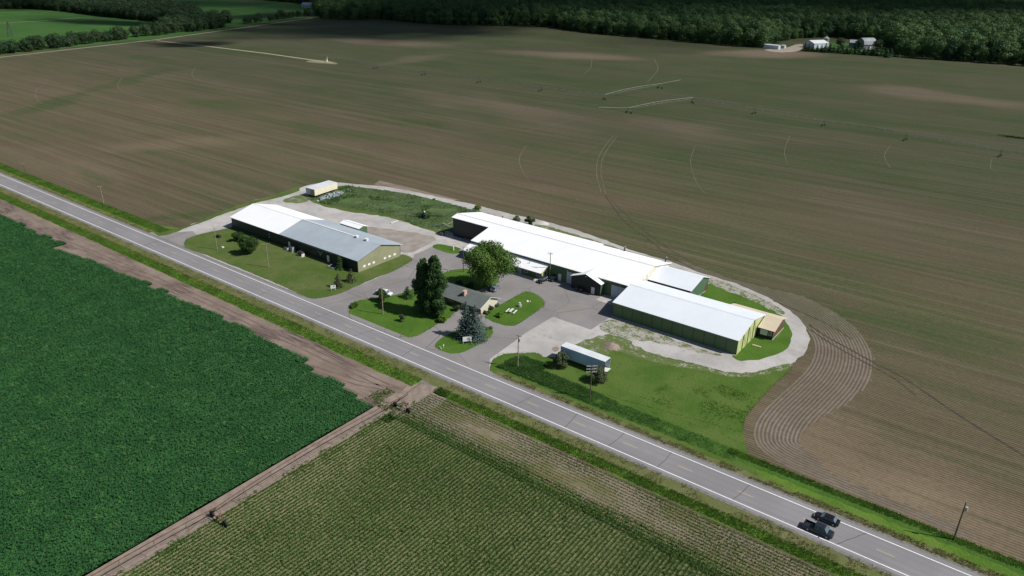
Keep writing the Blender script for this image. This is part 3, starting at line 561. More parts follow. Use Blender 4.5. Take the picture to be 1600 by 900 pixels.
# rough pale grass behind the sheds
P = rnd(16000, -245, -125, 178, 230); P = P[inpoly(P, BRUSHP)]; d = cellnoise(P, 6, 20); P = P[(d > .32)]
grass_patch('tall_pale_grass', P, .22+.45*cellnoise(P, 3, 21)*RNG.random(len(P)), .17, L_BR, 'tall pale grass on the rough ground behind the sheds', 6, .4)
P = rnd(9000, -245, -125, 178, 230); P = P[inpoly(P, BRUSHP)]; P = P[cellnoise(P, 5, 22) > .80]
grass_patch('rough_weeds', P, .4+.5*RNG.random(len(P)), .25, L_DITCH, 'dark green weeds among the pale grass behind the sheds', 6, .4)
# lawn edge tufts
E = []
for poly in (LAWNL, ISL1, ISL3, LAWNR):
    q = wig(GP(poly), .35, .15, 5); E += q
P = np.array(E); P += RNG.normal(size=P.shape)*.12
grass_patch('lawn_edge_tufts', P, .10+.12*RNG.random(len(P)), .12, L_VG, 'uncut tufts along the lawn edges', 4, .2, .03)

# ------------------------------------------------------------------ BUILDINGS
def gable(root, u0, u1, v0, v1, eave, ridge, vr, wallmat, roofmat, over=.35, ov_end=.3, gmatE=None, gmatW=None, rearmat=None, roofname='roof', th=.14, parent=None, cap=None, eave2=None, wname='wall'):
    """long building, ridge along u. Walls near/far plus gable walls, a two-slope roof with thickness"""
    o = tuple(root.location); par = parent or root; e2 = eave if eave2 is None else eave2
    s1 = (ridge-eave)/(vr-v0); s2 = (ridge-e2)/(v1-vr)
    MB(o).box(u0, u1, v0, v0+.15, 0, eave).build(wname, wallmat, par)
    MB(o).box(u0, u1, v1-.15, v1, 0, e2).build(wname, rearmat or wallmat, par)
    for x, mt in ((u0+.002, gmatW or wallmat), (u1-.152, gmatE or wallmat)):
        MB(o).prism([(v0+.152, 0), (v1-.152, 0), (v1-.152, e2+s2*.15-.01), (vr, ridge-.01), (v0+.152, eave+s1*.15-.01)], x, x+.15).build(wname, mt, par)
    prof = [(v0-over, eave-s1*over+.02), (vr, ridge+.02), (v1+over, e2-s2*over+.02), (v1+over, e2-s2*over+.02+th), (vr, ridge+.02+th), (v0-over, eave-s1*over+.02+th)]
    rf = MB(o).prism(prof, u0-ov_end, u1+ov_end).build(roofname, roofmat, par)
    if cap:
        MB(o).prism([(vr-.28, ridge+.02+th-s1*.28+.01), (vr+.28, ridge+.02+th-s2*.28+.01), (vr+.28, ridge+.06+th-s2*.28), (vr, ridge+.09+th), (vr-.28, ridge+.06+th-s1*.28)], u0-ov_end, u1+ov_end).build('ridge_cap', cap, rf)
    return rf
def door(root, u, v, z0, w, h, mat, name='door', facing='near', frame=WHITE, parent=None, handle=True):
    o = tuple(root.location); par = parent or root; t = .06
    if facing == 'near':
        d = MB(o).box(u-w/2, u+w/2, v-t, v-.003, z0, z0+h).build(name, mat, par)
        MB(o).box(u-w/2-.1, u-w/2-.003, v-t-.02, v-.004, z0, z0+h+.1).box(u+w/2+.003, u+w/2+.1, v-t-.02, v-.004, z0, z0+h+.1).box(u-w/2-.002, u+w/2+.002, v-t-.02, v-.004, z0+h+.003, z0+h+.1).build('frame', frame, d)
    else:
        d = MB(o).box(u+.003, u+t, v-w/2, v+w/2, z0, z0+h).build(name, mat, par)
        MB(o).box(u+.004, u+t+.02, v-w/2-.1, v-w/2-.003, z0, z0+h+.1).box(u+.004, u+t+.02, v+w/2+.003, v+w/2+.1, z0, z0+h+.1).box(u+.004, u+t+.02, v-w/2-.002, v+w/2+.002, z0+h+.003, z0+h+.1).build('frame', frame, d)
    return d
def window(root, u, v, z0, w, h, facing='near', glass=GLASS, parent=None, frame=WHITE):
    o = tuple(root.location); par = parent or root
    if facing == 'near':
        f = MB(o).box(u-w/2, u+w/2, v-.06, v-.003, z0, z0+.07).box(u-w/2, u+w/2, v-.06, v-.003, z0+h-.07, z0+h).box(u-w/2, u-w/2+.07, v-.06, v-.003, z0+.071, z0+h-.071).box(u+w/2-.07, u+w/2, v-.06, v-.003, z0+.071, z0+h-.071).box(u-.03, u+.03, v-.055, v-.003, z0+.071, z0+h-.071).build('window', frame, par)
        MB(o).box(u-w/2+.072, u+w/2-.072, v-.03, v-.005, z0+.072, z0+h-.072).build('pane', glass, f)
    else:
        f = MB(o).box(u+.003, u+.06, v-w/2, v+w/2, z0, z0+.07).box(u+.003, u+.06, v-w/2, v+w/2, z0+h-.07, z0+h).box(u+.003, u+.06, v-w/2, v-w/2+.07, z0+.071, z0+h-.071).box(u+.003, u+.06, v+w/2-.07, v+w/2, z0+.071, z0+h-.071).build('window', frame, par)
        MB(o).box(u+.005, u+.03, v-w/2+.072, v+w/2-.072, z0+.072, z0+h-.072).build('pane', glass, f)
    return f
# long barn beside the highway: white roof half, blue-grey roof half, sage gable
t = thing('metal_barn', 'long low barn with half white and half blue-grey metal roof beside the highway', 'barn', (-201, 152, 0)); to = t
B0, B1, BV0, BV1 = -232.5, -165.8, 142.3, 161.0
class LB(MB): pass
umid = -204.5
def barn_part(u0, u1, roofmat, wall, gE, gW, dz):
    o = (-201, 152, 0); E_, Rg, vr = 3.95+dz, 6.55+dz, 152.2
    s = (Rg-E_)/(vr-BV0)
    MB(o).box(u0, u1, BV0, BV0+.15, 0, E_).build('wall', wall, t); MB(o).box(u0, u1, BV1-.15, BV1, 0, E_).build('wall', wall, t)
    for x, mt in ((u0+.002, gW), (u1-.152, gE)):
        if mt: MB(o).prism([(BV0+.152, 0), (BV1-.152, 0), (BV1-.152, E_+.03), (vr, Rg-.01), (BV0+.152, E_+.03)], x, x+.15).build('gable_wall', mt, t)
    ov = .35; pr = [(BV0-ov, E_-s*ov+.02), (vr, Rg+.02), (BV1+ov+.9, E_-s*(ov+.9)+.02), (BV1+ov+.9, E_-s*(ov+.9)+.16), (vr, Rg+.16), (BV0-ov, E_-s*ov+.16)]
    return MB(o).prism(pr, u0-(.4 if gW else 0), u1+(.45 if gE else 0)).build('roof', roofmat, t)
r1 = barn_part(B0, umid, WROOF, NAVYG, None, NAVYG, .0); r1['label'] = 'white half of the barn roof'
r2 = barn_part(umid+.003, B1, BROOF, NAVYG, SAGE, None, .03); r2['label'] = 'blue-grey half of the barn roof'
oo = (-201, 152, 0)
MB(oo).prism([(151.92, 6.72), (152.48, 6.72), (152.48, 6.78), (152.2, 6.86), (151.92, 6.78)], -204.3, -178).build('ridge_cap', WHITE, r2)
MB(oo).prism([(151.98, 6.69), (152.42, 6.69), (152.2, 6.78)], -232.8, -204.6).build('ridge_cap', WHITE, r1)
for x in (-176.5, -171.8): MB(oo).box(x-.45, x+.45, 151.6, 152.4, 6.6, 7.15).box(x-.55, x+.55, 151.5, 152.5, 7.16, 7.24).build('roof_vent', WHITE, r2)
for y in (145.0, 147.0, 149.0, 153.9, 156.0, 158.3): 
    w_ = MB(oo).box(B1+.003, B1+.06, y-.5, y+.5, 1.05, 1.7).build('window', WHITE, t); MB(oo).box(B1+.061, B1+.075, y-.42, y+.42, 1.12, 1.63).build('pane', GLASSL, w_)
for x in (-202.0, -201.2): pass
for x, w, h in ((-199.6, .8, 2.1), (-179.8, .85, 2.1)): door(t, x, BV0, .1, w, h, GLASSL if x < -190 else WHITE)
MB(oo).box(-202, -176.5, BV0-.42, BV0-.3, 3.62, 3.74).build('gutter', GREYT, t)
for x, z in ((-210.3, 1.4), (-210.3, 2.4), (-184.2, 2.6), (-183.6, 2.2), (-183.4, 1.6), (-182.6, 2.4)): MB(oo).box(x-.2, x+.2, BV0-.25, BV0-.003, z, z+.35).build('wall_box', GREYT, t)
for i, (x, y, w, d, h, lb) in enumerate(((-199.0, 140.6, 1.5, 1.0, .9, 'low grey cooling unit on the grass nearest the barn white door'), (-196.3, 140.9, 1.2, 1.1, 1.7, 'tall grey cooling unit standing in the middle beside the barn wall'))):
    q = thing('cooling_unit', lb, 'cooling unit', (x, y, 0)); o_ = (x, y, 0)
    MB(o_).box(x-w/2, x+w/2, y-d/2, y+d/2, .12, h).build('cabinet', GREYT, q); MB(o_).box(x-w/2+.1, x+w/2-.1, y-d/2+.1, y+d/2-.1, h+.003, h+.1).build('fan_grille', DARK, q); MB(o_).box(x-w/2-.2, x+w/2+.2, y-d/2-.2, y+d/2+.2, .03, .118).build('slab', CONC, q)
x, y = -191.0, 140.2
q = thing('condenser_rack', 'dark condenser rack with white side panels on a concrete slab by the barn', 'cooling unit', (x, y, 0)); o_ = (x, y, 0)
MB(o_).box(x-.9, x+.9, y-.5, y+.5, .3, 1.5).build('cabinet', STEEL, q); MB(o_).box(x-1.1, x-.92, y-.6, y+.6, .1, 1.3).build('side_panel', OFFW, q); MB(o_).box(x+.92, x+1.1, y-.6, y+.6, .1, .9).build('side_panel', OFFW, q); MB(o_).box(x-1.3, x+1.5, y-.9, y+.9, .03, .098).build('slab', CONC, q); MB(o_).tube((x+.3, y, 1.5), (x+.3, y, 2.1), .12).build('stack', DARK, q)
# well house by the pines
x, y = G(520, 418)
q = thing('well_cover', 'white low well cover with a dark cap in front of the barn', 'well cover', (x, y, 0)); o_ = (x, y, 0)
MB(o_).box(x-1.5, x+1.3, y-.8, y+.8, .03, .35).build('base', WHITE, q); MB(o_).prism([(y-.6, .36), (y+.6, .36), (y+.45, 1.0), (y-.45, 1.0)], x-.3, x+1.1).build('cap', DARK, q); MB(o_).box(x-.9, x-.4, y-.3, y+.3, .36, .8).build('box', OFFW, q)
# small green shed behind the barn
x, y = -195.2, 166.8
q = thing('small_shed', 'small dark green shed with white roof just behind the long barn', 'shed', (x, y, 0)); o_ = (x, y, 0)
gable(q, x-4.8, x+5.0, y-1.9, y+2.1, 2.9, 3.5, y+.1, TEAL, WROOF, .2, .2, cap=WHITE)

# main hall
H = thing('packing_shed', 'very large green metal shed with one wide white roof and several annexes', 'shed', (-126, 190, 0)); o_ = (-126, 190, 0)
U0_, U1_, V0_, V1_, VR = -165.3, -88.2, 177.4, 202.0, 189.8
EV, RG = 4.95, 7.55; sN = (RG-EV)/(VR-V0_); uc = -148.6; vc_ = 187.0; zc = EV+sN*(vc_-V0_)
MB(o_).box(U0_, uc, vc_, vc_+.15, 0, zc).build('wall', NAVYG, H)
MB(o_).box(uc+.003, U1_, V0_, V0_+.15, 0, EV).build('wall', OLIVE, H)
MB(o_).box(uc, uc+.15, V0_+.152, vc_-.003, 0, EV).build('wall', NAVYG, H)
MB(o_).box(U0_, U1_, V1_-.15, V1_, 0, EV).build('wall', DGREEN, H)
MB(o_).prism([(vc_+.152, 0), (V1_-.152, 0), (V1_-.152, EV), (VR, RG-.02), (vc_+.152, zc)], U0_+.002, U0_+.15).build('wall', NAVYG, H)
MB(o_).prism([(V0_+.152, 0), (V1_-.152, 0), (V1_-.152, EV), (VR, RG-.02), (V0_+.152, EV)], U1_-.15, U1_-.002).build('gable_wall', CREAMS, H)
th = .16; a = .4
def slope(u0, u1, ya, za, yb, zb, nm, mt, par): return MB(o_).prism([(ya, za), (yb, zb), (yb, zb+th), (ya, za+th)], u0, u1).build(nm, mt, par)
HR = slope(U0_-.4, uc-.15, vc_-a, zc-sN*a, VR, RG, 'roof', WROOF, H); HR['label'] = 'set-back end of the near roof slope'
slope(uc-.147, U1_+.5, V0_-a, EV-sN*a, VR, RG, 'roof', WROOF, H)
slope(U0_-.4, -112.6, VR+.003, RG, V1_+.7, EV-.12, 'rear_roof', WROOF, H); slope(-112.597, U1_+.5, VR+.003, RG-.001, V1_+.2, EV-.3, 'rear_roof', WROOF, H)
MB(o_).prism([(VR-.25, RG+th), (VR+.25, RG+th), (VR+.25, RG+th+.03), (VR, RG+th+.07), (VR-.25, RG+th+.03)], U0_-.38, U1_+.48).build('ridge_cap', WHITE, HR)
for yy in (182.5, 185.0, 187.5, 192.4, 195): MB(o_).box(U1_+.003, U1_+.06, yy-.35, yy+.35, 4.6+(.3 if 184 < yy < 194 else 0), 5.5+(.3 if 184 < yy < 194 else 0)).build('window', GLASSL, H)
door(H, -113.2, V0_, .05, .95, 2.15, WHITE); door(H, -109.0, V0_, .03, 3.0, 3.7, DOORW, 'garage_door'); door(H, -92.6, V0_, .03, 4.4, 3.6, DOORW, 'garage_door')
for x in (-110.5, -92): MB(o_).box(x-.15, x+.15, V0_-.25, V0_-.003, 4.1, 4.3).build('wall_lamp', OFFW, H)
MB(o_).box(-160, uc-.5, 185.2, vc_-.1, .03, .5).build('loading_ledge', simple('ledge_concrete', (.20, .20, .20)), H)
# gabled entrance annex in front
an = MB(o_).box(-107.6, -97.4, 175.2, 175.35, 0, 3.9).box(-107.6, -107.45, 175.352, 177.39, 0, 3.85).build('entrance_annex', NAVYG, H)
MB(o_).prism([(-107.6, 3.9), (-97.4, 3.9), (-102.5, 5.75)], 175.2, 175.35, 'y').build('gable_wall', NAVYG, an)
MB(o_).box(-97.55, -97.4, 175.352, 177.39, 0, 3.9).build('wall', TEAL, an)
for sgn, xa in ((-1, -107.6), (1, -97.4)):
    sl_ = (5.75-3.9)/5.1; xe = xa+sgn*.35; ze = 3.9-sl_*.35
    back = 184.4
    MB(o_).add([(xe, 174.85, ze), (-102.5, 174.85, 5.78), (-102.5, 181.3, 5.78), (xe, 176.6, ze), (xe, 174.85, ze+.14), (-102.5, 174.85, 5.92), (-102.5, 181.9, 5.92), (xe, 177.2, ze+.14)],
               [(0, 3, 2, 1), (4, 5, 6, 7), (0, 1, 5, 4), (1, 2, 6, 5), (2, 3, 7, 6), (3, 0, 4, 7)] if sgn < 0 else [(0, 1, 2, 3), (4, 7, 6, 5), (0, 4, 5, 1), (1, 5, 6, 2), (2, 6, 7, 3), (3, 7, 4, 0)]).build('roof', WROOF, an)
door(H, -99.9, 175.2, .05, .95, 2.1, WHITE, parent=an)
MB(o_).box(-102.65, -102.35, 174.95, 175.19, 4.9, 5.15).build('wall_lamp', OFFW, an)
# low office annex with shallow roof
of = MB(o_).box(-148.5, -117.9, 174.3, 174.42, 0, 3.0).build('office_annex', OLIVE, H)
MB(o_).prism([(174.422, 0), (177.39, 0), (177.39, 4.02), (174.422, 3.05)], -118.02, -117.9).build('wall', YGREEN, of); MB(o_).prism([(174.422, 0), (177.39, 0), (177.39, 4.02), (174.422, 3.05)], -148.5, -148.38).build('wall', NAVYG, of)
MB(o_).prism([(172.9, 2.60), (177.385, 4.06), (177.385, 4.18), (172.9, 2.74)], -148.9, -117.3).build('roof', WROOF, of)
for x in (-123.9, -119.2): window(H, x, 174.3, .85, 1.3, 1.5, parent=of)
for yy in (175.5, 176.4): window(H, -117.9, yy, .9, .55, 1.4, 'side', parent=of, frame=DARK)
door(H, -126.3, 174.3, .05, .95, 2.1, GREYT, parent=of)
MB(o_).tube((-123.6, 175.8, 3.5), (-123.6, 175.8, 4.4), .12).build('roof_vent', GALV, of)
o2 = sheet('walkway', rect(-128.5, -118.2, 172.2, 174.2), .11, CONC); MB()
m = MB().box(-128.5, -118.2, 172.2, 174.2, 0, .105).build('walkway_kerb', CONC); m['kind'] = 'structure'
# lower rear annex at the field side
ra = MB(o_).box(-88.18, -74.6, 187.5, 187.65, 0, 3.95).build('rear_annex', NAVYG, H)
MB(o_).box(-88.18, -74.6, 200.7, 200.85, 0, 3.75).build('wall', DGREEN, ra)
MB(o_).prism([(187.652, 0), (200.698, 0), (200.698, 3.75), (195.4, 5.75), (187.652, 3.95)], -74.75, -74.6).build('gable_wall', TEAL, ra)
rs = (5.8-3.97)/(195.4-187.5)
MB(o_).prism([(187.2, 3.9), (195.4, 5.8), (201.1, 3.65), (201.1, 3.79), (195.4, 5.94), (187.2, 4.04)], -88.17, -74.2).build('roof', WROOF2, ra)
MB(o_).box(-74.59, -74.5, 194.4, 194.6, 4.9, 5.1).build('wall_lamp', OFFW, ra)
MB(o_).prism([(197.4, 0), (200.6, 0), (200.6, 2.9), (199.2, 2.0), (198.2, .7)], -74.597, -74.58).build('rusty_panel', RUST, ra)
# warehouse nearest the highway with timber-braced yellow gable
Wh = thing('warehouse', 'long green warehouse with pale blue-white roof and braced yellow gable', 'warehouse', (-70, 176, 0)); o_ = (-70, 176, 0)
gable(Wh, -87.8, -51.9, 166.1, 185.1, 4.15, 6.25, 175.7, OLIVE, WROOF2, .3, .3, gmatE=YGREEN, cap=WROOF2, gmatW=NAVYG)
for x in [-87.8+i*2.99 for i in range(1, 12)]: MB(o_).box(x-.04, x+.04, 166.04, 166.097, 0, 4.1).build('wall_batten', DGREEN, Wh)
for yy in (169.6, 173.2, 176.8):
    zt = 4.15+(yy-166.1)*.219 if yy < 175.7 else 6.25-(yy-175.7)*.223
    MB(o_).box(-51.895, -51.76, yy-.06, yy+.06, 0, zt-.1).build('gable_post', STEEL, Wh); MB(o_).bar((-51.8, yy+.06, zt-.25), (-51.8, yy+2.6, .3), .05).build('diagonal_brace', STEEL, Wh)
MB(o_).box(-87.9, -51.8, 165.6, 166.05, .03, .08).build('foundation_strip', GREYT, Wh)
ex = MB(o_).box(-51.88, -47.5, 179.9, 180.02, 0, 2.75).build('rear_extension', NAVYG, Wh)
MB(o_).prism([(180.022, .2), (188.9, .2), (188.9, 3.0), (184.9, 4.25), (180.022, 2.75)], -47.62, -47.5).build('end_wall', RUST, ex)
MB(o_).box(-51.88, -47.5, 188.9, 189.02, 0, 3.0).build('wall', DGREEN, ex)
MB(o_).prism([(179.4, 2.72), (184.9, 4.3), (189.4, 3.0), (189.4, 3.12), (184.9, 4.43), (179.4, 2.85)], -51.58, -47.0).build('roof', TANROOF, ex)
MB(o_).prism([(185.43, 4.05), (189.4, 2.98), (189.4, 3.1), (185.43, 4.18)], -62, -51.59).build('lean_to_roof', TANROOF, ex)
MB(o_).box(-62, -51.9, 188.9, 189.02, 0, 3.0).build('wall', DGREEN, ex)
MB(o_).box(-47.6, -47.4, 179.85, 189.05, 0, .2).build('footing', CONC, ex)
window(Wh, -49.9, 179.9, .9, 1.9, 1.45, glass=simple('bright_window', (.50, .56, .58), rough=.2), parent=ex); window(Wh, -48.25, 179.9, 1.1, .8, 1.1, parent=ex)
# ranch house
Hs = thing('ranch_house', 'low ranch house with grey-green shingle roof between the poplars and the yard', 'house', (-125, 147, 0)); o_ = (-125, 147, 0)
rf = gable(Hs, -134.5, -117.0, 143.4, 151.0, 2.15, 3.75, 147.4, BRICK, SHING, .75, .45, gmatE=CREAMS, rearmat=CREAMS)
MB(o_).prism([(142.6, 1.98), (147.4, 3.93), (151.8, 2.02), (151.8, 2.12), (147.4, 4.04), (142.6, 2.08)], -116.54, -116.44).build('barge_board', WHITE, rf)
MB(o_).box(-124.9, -124.2, 144.9, 146.1, 2.6, 4.35).box(-124.98, -124.12, 144.82, 146.18, 4.353, 4.45).build('chimney', CHIMB, rf)
window(Hs, -117.0, 147.2, 1.3, .7, .5, 'side'); window(Hs, -120.5, 143.4, .9, 1.6, 1.0); window(Hs, -128, 143.4, .9, 1.6, 1.0); door(Hs, -123.6, 143.4, .05, .95, 2.0, WHITE)
# far farmstead
def farshed(name, label, cat, u, v, L, Wd, e, r, wall, roof, rz=0, gE=None):
    q = thing(name, label, cat, (u, v, 0), R(rz)); o_ = (u, v, 0)
    gable(q, u-L/2, u+L/2, v-Wd/2, v+Wd/2, e, r, v, wall, roof, .3, .3, gmatE=gE); return q
FW = siding('far_white_siding', (.52, .58, .64)); FG = siding('far_grey_siding', (.17, .19, .21)); FR = roofing('far_grey_roof', (.26, .29, .32), (.2, .22, .25))
x, y = G(1274, 74)
q = farshed('farm_shed', 'white metal farm shed with white roof at the far forest edge', 'shed', x, y, 24, 18, 5.5, 8.6, FW, FARR, 62)
door(q, x-4, y-9, .1, 4.2, 3.8, WHITE, 'garage_door')
x, y = G(1206, 76)
q = farshed('storage_trailer', 'low white storage building left of the far farm shed', 'storage building', x, y, 19, 6, 4.2, 4.9, FW, FARR, -8)
x, y = G(1219, 75); q = farshed('small_outbuilding', 'tiny white outbuilding at the right end of the far low storage building', 'shed', x+4, y, 4, 4, 3.4, 3.9, FW, FARR, -8)
x, y = G(1352, 76)
q = thing('gambrel_barn', 'dark grey gambrel barn behind the far row of spruces', 'barn', (x, y, 0), R(55)); o_ = (x, y, 0)
gp = [(-7, 5), (-5.6, 9.2), (-2.8, 11.6), (0, 12.6), (2.8, 11.6), (5.6, 9.2), (7, 5)]
MB(o_).prism([(y-6.8, 0), (y+6.8, 0)]+[(y+a*.97, b-.15) for a, b in gp[::-1]], x-9, x+9).build('wall', FG, q)
MB(o_).prism([(y+a*1.03, b) for a, b in gp]+[(y+a*1.06, b+.25) for a, b in gp[::-1]], x-9.4, x+9.4).build('roof', FR, q)
MB(o_).box(x-1.6, x+1.6, y-7.1, y-6.9, 0, 3.6).build('door', WHITE, q)
x, y = G(1332, 74); farshed('farm_house', 'small grey house left of the far gambrel barn', 'house', x, y, 9, 9, 6, 9, FG, FR, 20)
x, y = G(1290, 66); q = thing('grain_bin', 'small round pale grain bin behind the far farm shed', 'grain bin', (x, y, 0)); o_ = (x, y, 0)
MB(o_).tube((x, y, 0), (x, y, 5), 4, n=20).build('bin_wall', GALV, q); MB(o_).tube((x, y, 5.003), (x, y, 7.5), 4.3, .5, n=20).build('bin_roof', GALV, q)
x, y = G(481, 11.5); farshed('far_cottage', 'pale house among trees at the top left end of the lane', 'house', x, y, 20, 14, 5, 9, siding('cottage_siding', (.30, .34, .42)), FR, 25)
x, y = G(551, 25); farshed('far_hut', 'tiny pale hut at the dark forest edge left of centre', 'hut', x, y, 5, 5, 4, 6, FG, FARR, 15)
sheet('far_driveway', wig(smooth(GP([(1205, 81), (1190, 77), (1225, 76), (1248, 68), (1258, 70), (1252, 79), (1230, 82)]), 1), 5, .8, 50), 3*Z, simple('far_gravel', (.26, .225, .185), (.31, .27, .22), .1))
sheet('far_lawn', wig(smooth(GP([(1258, 82), (1270, 70), (1290, 66), (1330, 68), (1400, 78), (1400, 88)]), 1), 5, .8, 51), 2*Z, BRIGHTF)

# ------------------------------------------------------------------ TRAILERS, SIGNS, YARD THINGS
x, y = -79.2, 137.4
q = thing('box_trailer', 'long white semi-trailer box with shade-blue near side and open rear end parked on the lawn', 'trailer', (x, y, 0), R(0)); o_ = (x, y, 0)
x0, x1, y0, y1, z0, z1 = -85.6, -73.0, 136.2, 138.75, .95, 3.75
MB(o_).box(x0, x1, y0, y0+.06, z0, z1).build('side_panel', TRAILSH, q); MB(o_).box(x0, x1, y1-.06, y1, z0, z1).build('side_panel', TRAILG, q); MB(o_).box(x0, x0+.06, y0+.061, y1-.061, z0, z1).build('front_panel', TRAILW, q)
MB(o_).box(x0-.02, x1+.02, y0-.02, y1+.02, z1+.001, z1+.06).build('roof', TRAILW, q); MB(o_).box(x0+.06, x1+.35, y0+.06, y1-.06, z0-.12, z0-.002).build('floor', OFFW, q)
MB(o_).box(x1-.1, x1+.03, y0-.03, y0-.001, z0, z1).box(x1-.1, x1+.03, y1+.001, y1+.03, z0, z1).build('rear_frame', GREYT, q)
MB(o_).box(x0+.2, x1-.2, y0+.5, y0+.62, .65, .83).box(x0+.2, x1-.2, y1-.62, y1-.5, .65, .83).build('chassis_rail', STEEL, q)
MB(o_).box(x1-1.7, x1-1.64, y0-.015, y0-.001, z0, z1).box(x1-1.6, x1-.12, y0-.012, y0-.002, z0+.05, z1-.3).build('side_door', siding('pale_green_door', (.46, .52, .48)), q)
for xx in (x1-1.2, x1-2.4):
    for yy in (y0+.2, y1-.2): MB(o_).tube((xx, yy-.13, .5), (xx, yy+.13, .5), .5, n=16).build('wheel', RUBBER, q)
for yy in (y0+.5, y1-.5): MB(o_).box(x0+2.3, x0+2.45, yy-.08, yy+.08, 0, .65).build('landing_leg', STEEL, q)
for i, (dx, mt, et, lb) in enumerate(((0, TRAILC, flat('tan_trailer_end', (.36, .29, .18)), 'cream box trailer nearer the scrap pile at the back of the yard'), (-2.75, TRAILG, TRAILG, 'grey-white box trailer on the field side of the cream trailer'))):
    x, y = -240.6+dx, 191.4
    q = thing('box_trailer', lb, 'trailer', (x, y, 0), R(6), 'box trailers parked side by side'); o_ = (x, y, 0)
    MB(o_).box(x-1.25, x+1.25, y-6.6, y+6.6, .9, 3.5).build('body', mt, q); MB(o_).box(x-1.22, x+1.22, y-6.62, y-6.603, .95, 3.45).build('rear_door', et, q); MB(o_).box(x-1.27, x+1.27, y-6.64, y+6.62, 3.503, 3.56).build('roof', TRAILW, q)
    MB(o_).box(x-.6, x-.48, y-6.3, y+6.3, .65, .897).box(x+.48, x+.6, y-6.3, y+6.3, .65, .897).build('chassis_rail', STEEL, q)
    for yy in (y-5.2, y-4):
        for xx in (x-1.0, x+1.0): MB(o_).tube((xx-.13, yy, .5), (xx+.13, yy, .5), .5, n=14).build('wheel', RUBBER, q)
    MB(o_).box(x-.9, x-.78, y+4, y+4.12, 0, .65).box(x+.78, x+.9, y+4, y+4.12, 0, .65).build('landing_leg', STEEL, q)
# scrap pile
rr = random.Random(5); m = MB(); cx, cy = G(522, 306)
for k in range(90):
    a = rr.uniform(0, 6.28); t_ = rr.gauss(0, 3.2); w_ = rr.gauss(0, .8); px_, py_ = cx-.05*t_+w_, cy+t_*1.2; L = rr.uniform(.5, 2.0); z = rr.uniform(.1, .8)
    m.tube((px_, py_, z), (px_+math.cos(a)*L, py_+math.sin(a)*L, z+rr.uniform(-.3, .4)), rr.uniform(.06, .22), n=5)
    if k % 3 == 0: m.box(px_-.4, px_+.3, py_-.3, py_+.4, 0, rr.uniform(.3, .9))
tag(m.build('scrap_pile', simple('scrap_metal', (.20, .23, .28), (.42, .45, .50), 1.5)), 'heap of grey scrap metal beside the cream box trailer', 'scrap pile')
# farm implement behind the yard
x, y = G(664, 341)
q = thing('farm_implement', 'dark green folded field implement with long boom on the rough grass', 'farm implement', (x, y, 0), R(0)); o_ = (x, y, 0); ag = flat('implement_green', (.022, .06, .03))
MB(o_).box(x-1.2, x+1.0, y-.7, y+.7, .8, 1.7).box(x-.6, x+.2, y-.4, y+.4, 1.703, 2.4).build('hopper', ag, q)
MB(o_).bar((x+1, y, 1.5), (x+7.5, y+2.2, 1.9), .16).bar((x+1, y+.3, .9), (x+7.2, y+2.3, 1.4), .12).bar((x-1, y, 1.4), (x-5.0, y-1.4, 1.2), .16).bar((x-1, y+.4, .8), (x-4.6, y-1.3, .8), .12).build('boom', ag, q)
for k in range(7): 
    f = k/6; MB(o_).bar((x-4.8+3.6*f, y-1.5+1.2*f, 1.2), (x-5.1+3.6*f, y-2.2+1.2*f, .1), .07).build('tine', STEEL, q)
for sx in (-1.2, 1.1): MB(o_).tube((x+sx-.18, y-.9, .6), (x+sx+.18, y-.9, .6), .6, n=16).tube((x+sx-.18, y+.9, .6), (x+sx+.18, y+.9, .6), .6, n=16).build('wheel', RUBBER, q)
MB(o_).tube((x-.2, y, 1.7), (x-.2, y, 2.75), .35, .3, n=12).build('tank', WHITE, q)
# conveyor / auger frame leaning by the hall
x, y = G(690, 352)
q = thing('auger_conveyor', 'pale metal folded conveyor arms lying in the grass left of the big shed', 'conveyor', (x, y, 0)); o_ = (x, y, 0); Pq = [G(676, 354), G(692, 349, 1.5), G(700, 350, 1.2), G(709, 351), G(703, 356)]
MB(o_).bar((*Pq[0], .3), (*Pq[1], 1.6), .22).bar((*Pq[0], .05), (*Pq[1], 1.1), .1).build('arm', GALV, q); MB(o_).bar((*Pq[1], 1.5), (*Pq[4], .3), .35).build('arm', GALV, q); MB(o_).bar((*Pq[2], 1.2), (*Pq[3], 1.4), .15).build('arm', GALV, q)
MB(o_).tube((Pq[1][0], Pq[1][1], 0), (Pq[1][0], Pq[1][1], 1.5), .07).build('support_leg', STEEL, q)
x, y = G(616, 347.5); q = MB((x, y, 0)).box(x-.25, x+.25, y-1.8, y+1.8, .1, .35).box(x-.3, x+.3, y-1.5, y-1.3, 0, .098).box(x-.3, x+.3, y+1.3, y+1.5, 0, .098).build('metal_beam', OFFW); q.location = (x, y, 0); tag(q, 'pale metal beam lying at the edge of the back gravel', 'beam')
def sign(px, py, w, h, ang, label, z=.7, mk=True):
    x, y = G(px, py); q = thing('roadside_sign', label, 'sign', (x, y, 0), ang); o_ = (x, y, 0)
    MB(o_).box(x-w/2, x+w/2, y-.05, y+.05, z, z+h).build('sign_board', WHITE, q)
    for s_ in (-1, 1): MB(o_).box(x+s_*(w/2-.12)-.05, x+s_*(w/2-.12)+.05, y-.04, y+.04, 0, z-.003).build('post', OFFW, q)
    if mk:
        g_ = flat('sign_mark', (.10, .14, .12)); MB(o_).box(x-.05*w, x+.3*w, y-.062, y-.052, z+h*.42, z+h*.6).box(x-.0*w, x+.25*w, y-.062, y-.052, z+h*.68, z+h*.8).build('lettering', g_, q)
sign(521, 454, 1.5, 1.0, R(55), 'small white roadside sign at the corner of the barn lawn'); sign(730, 537, 2.3, 1.3, R(50), 'larger white roadside sign in front of the blue spruces')
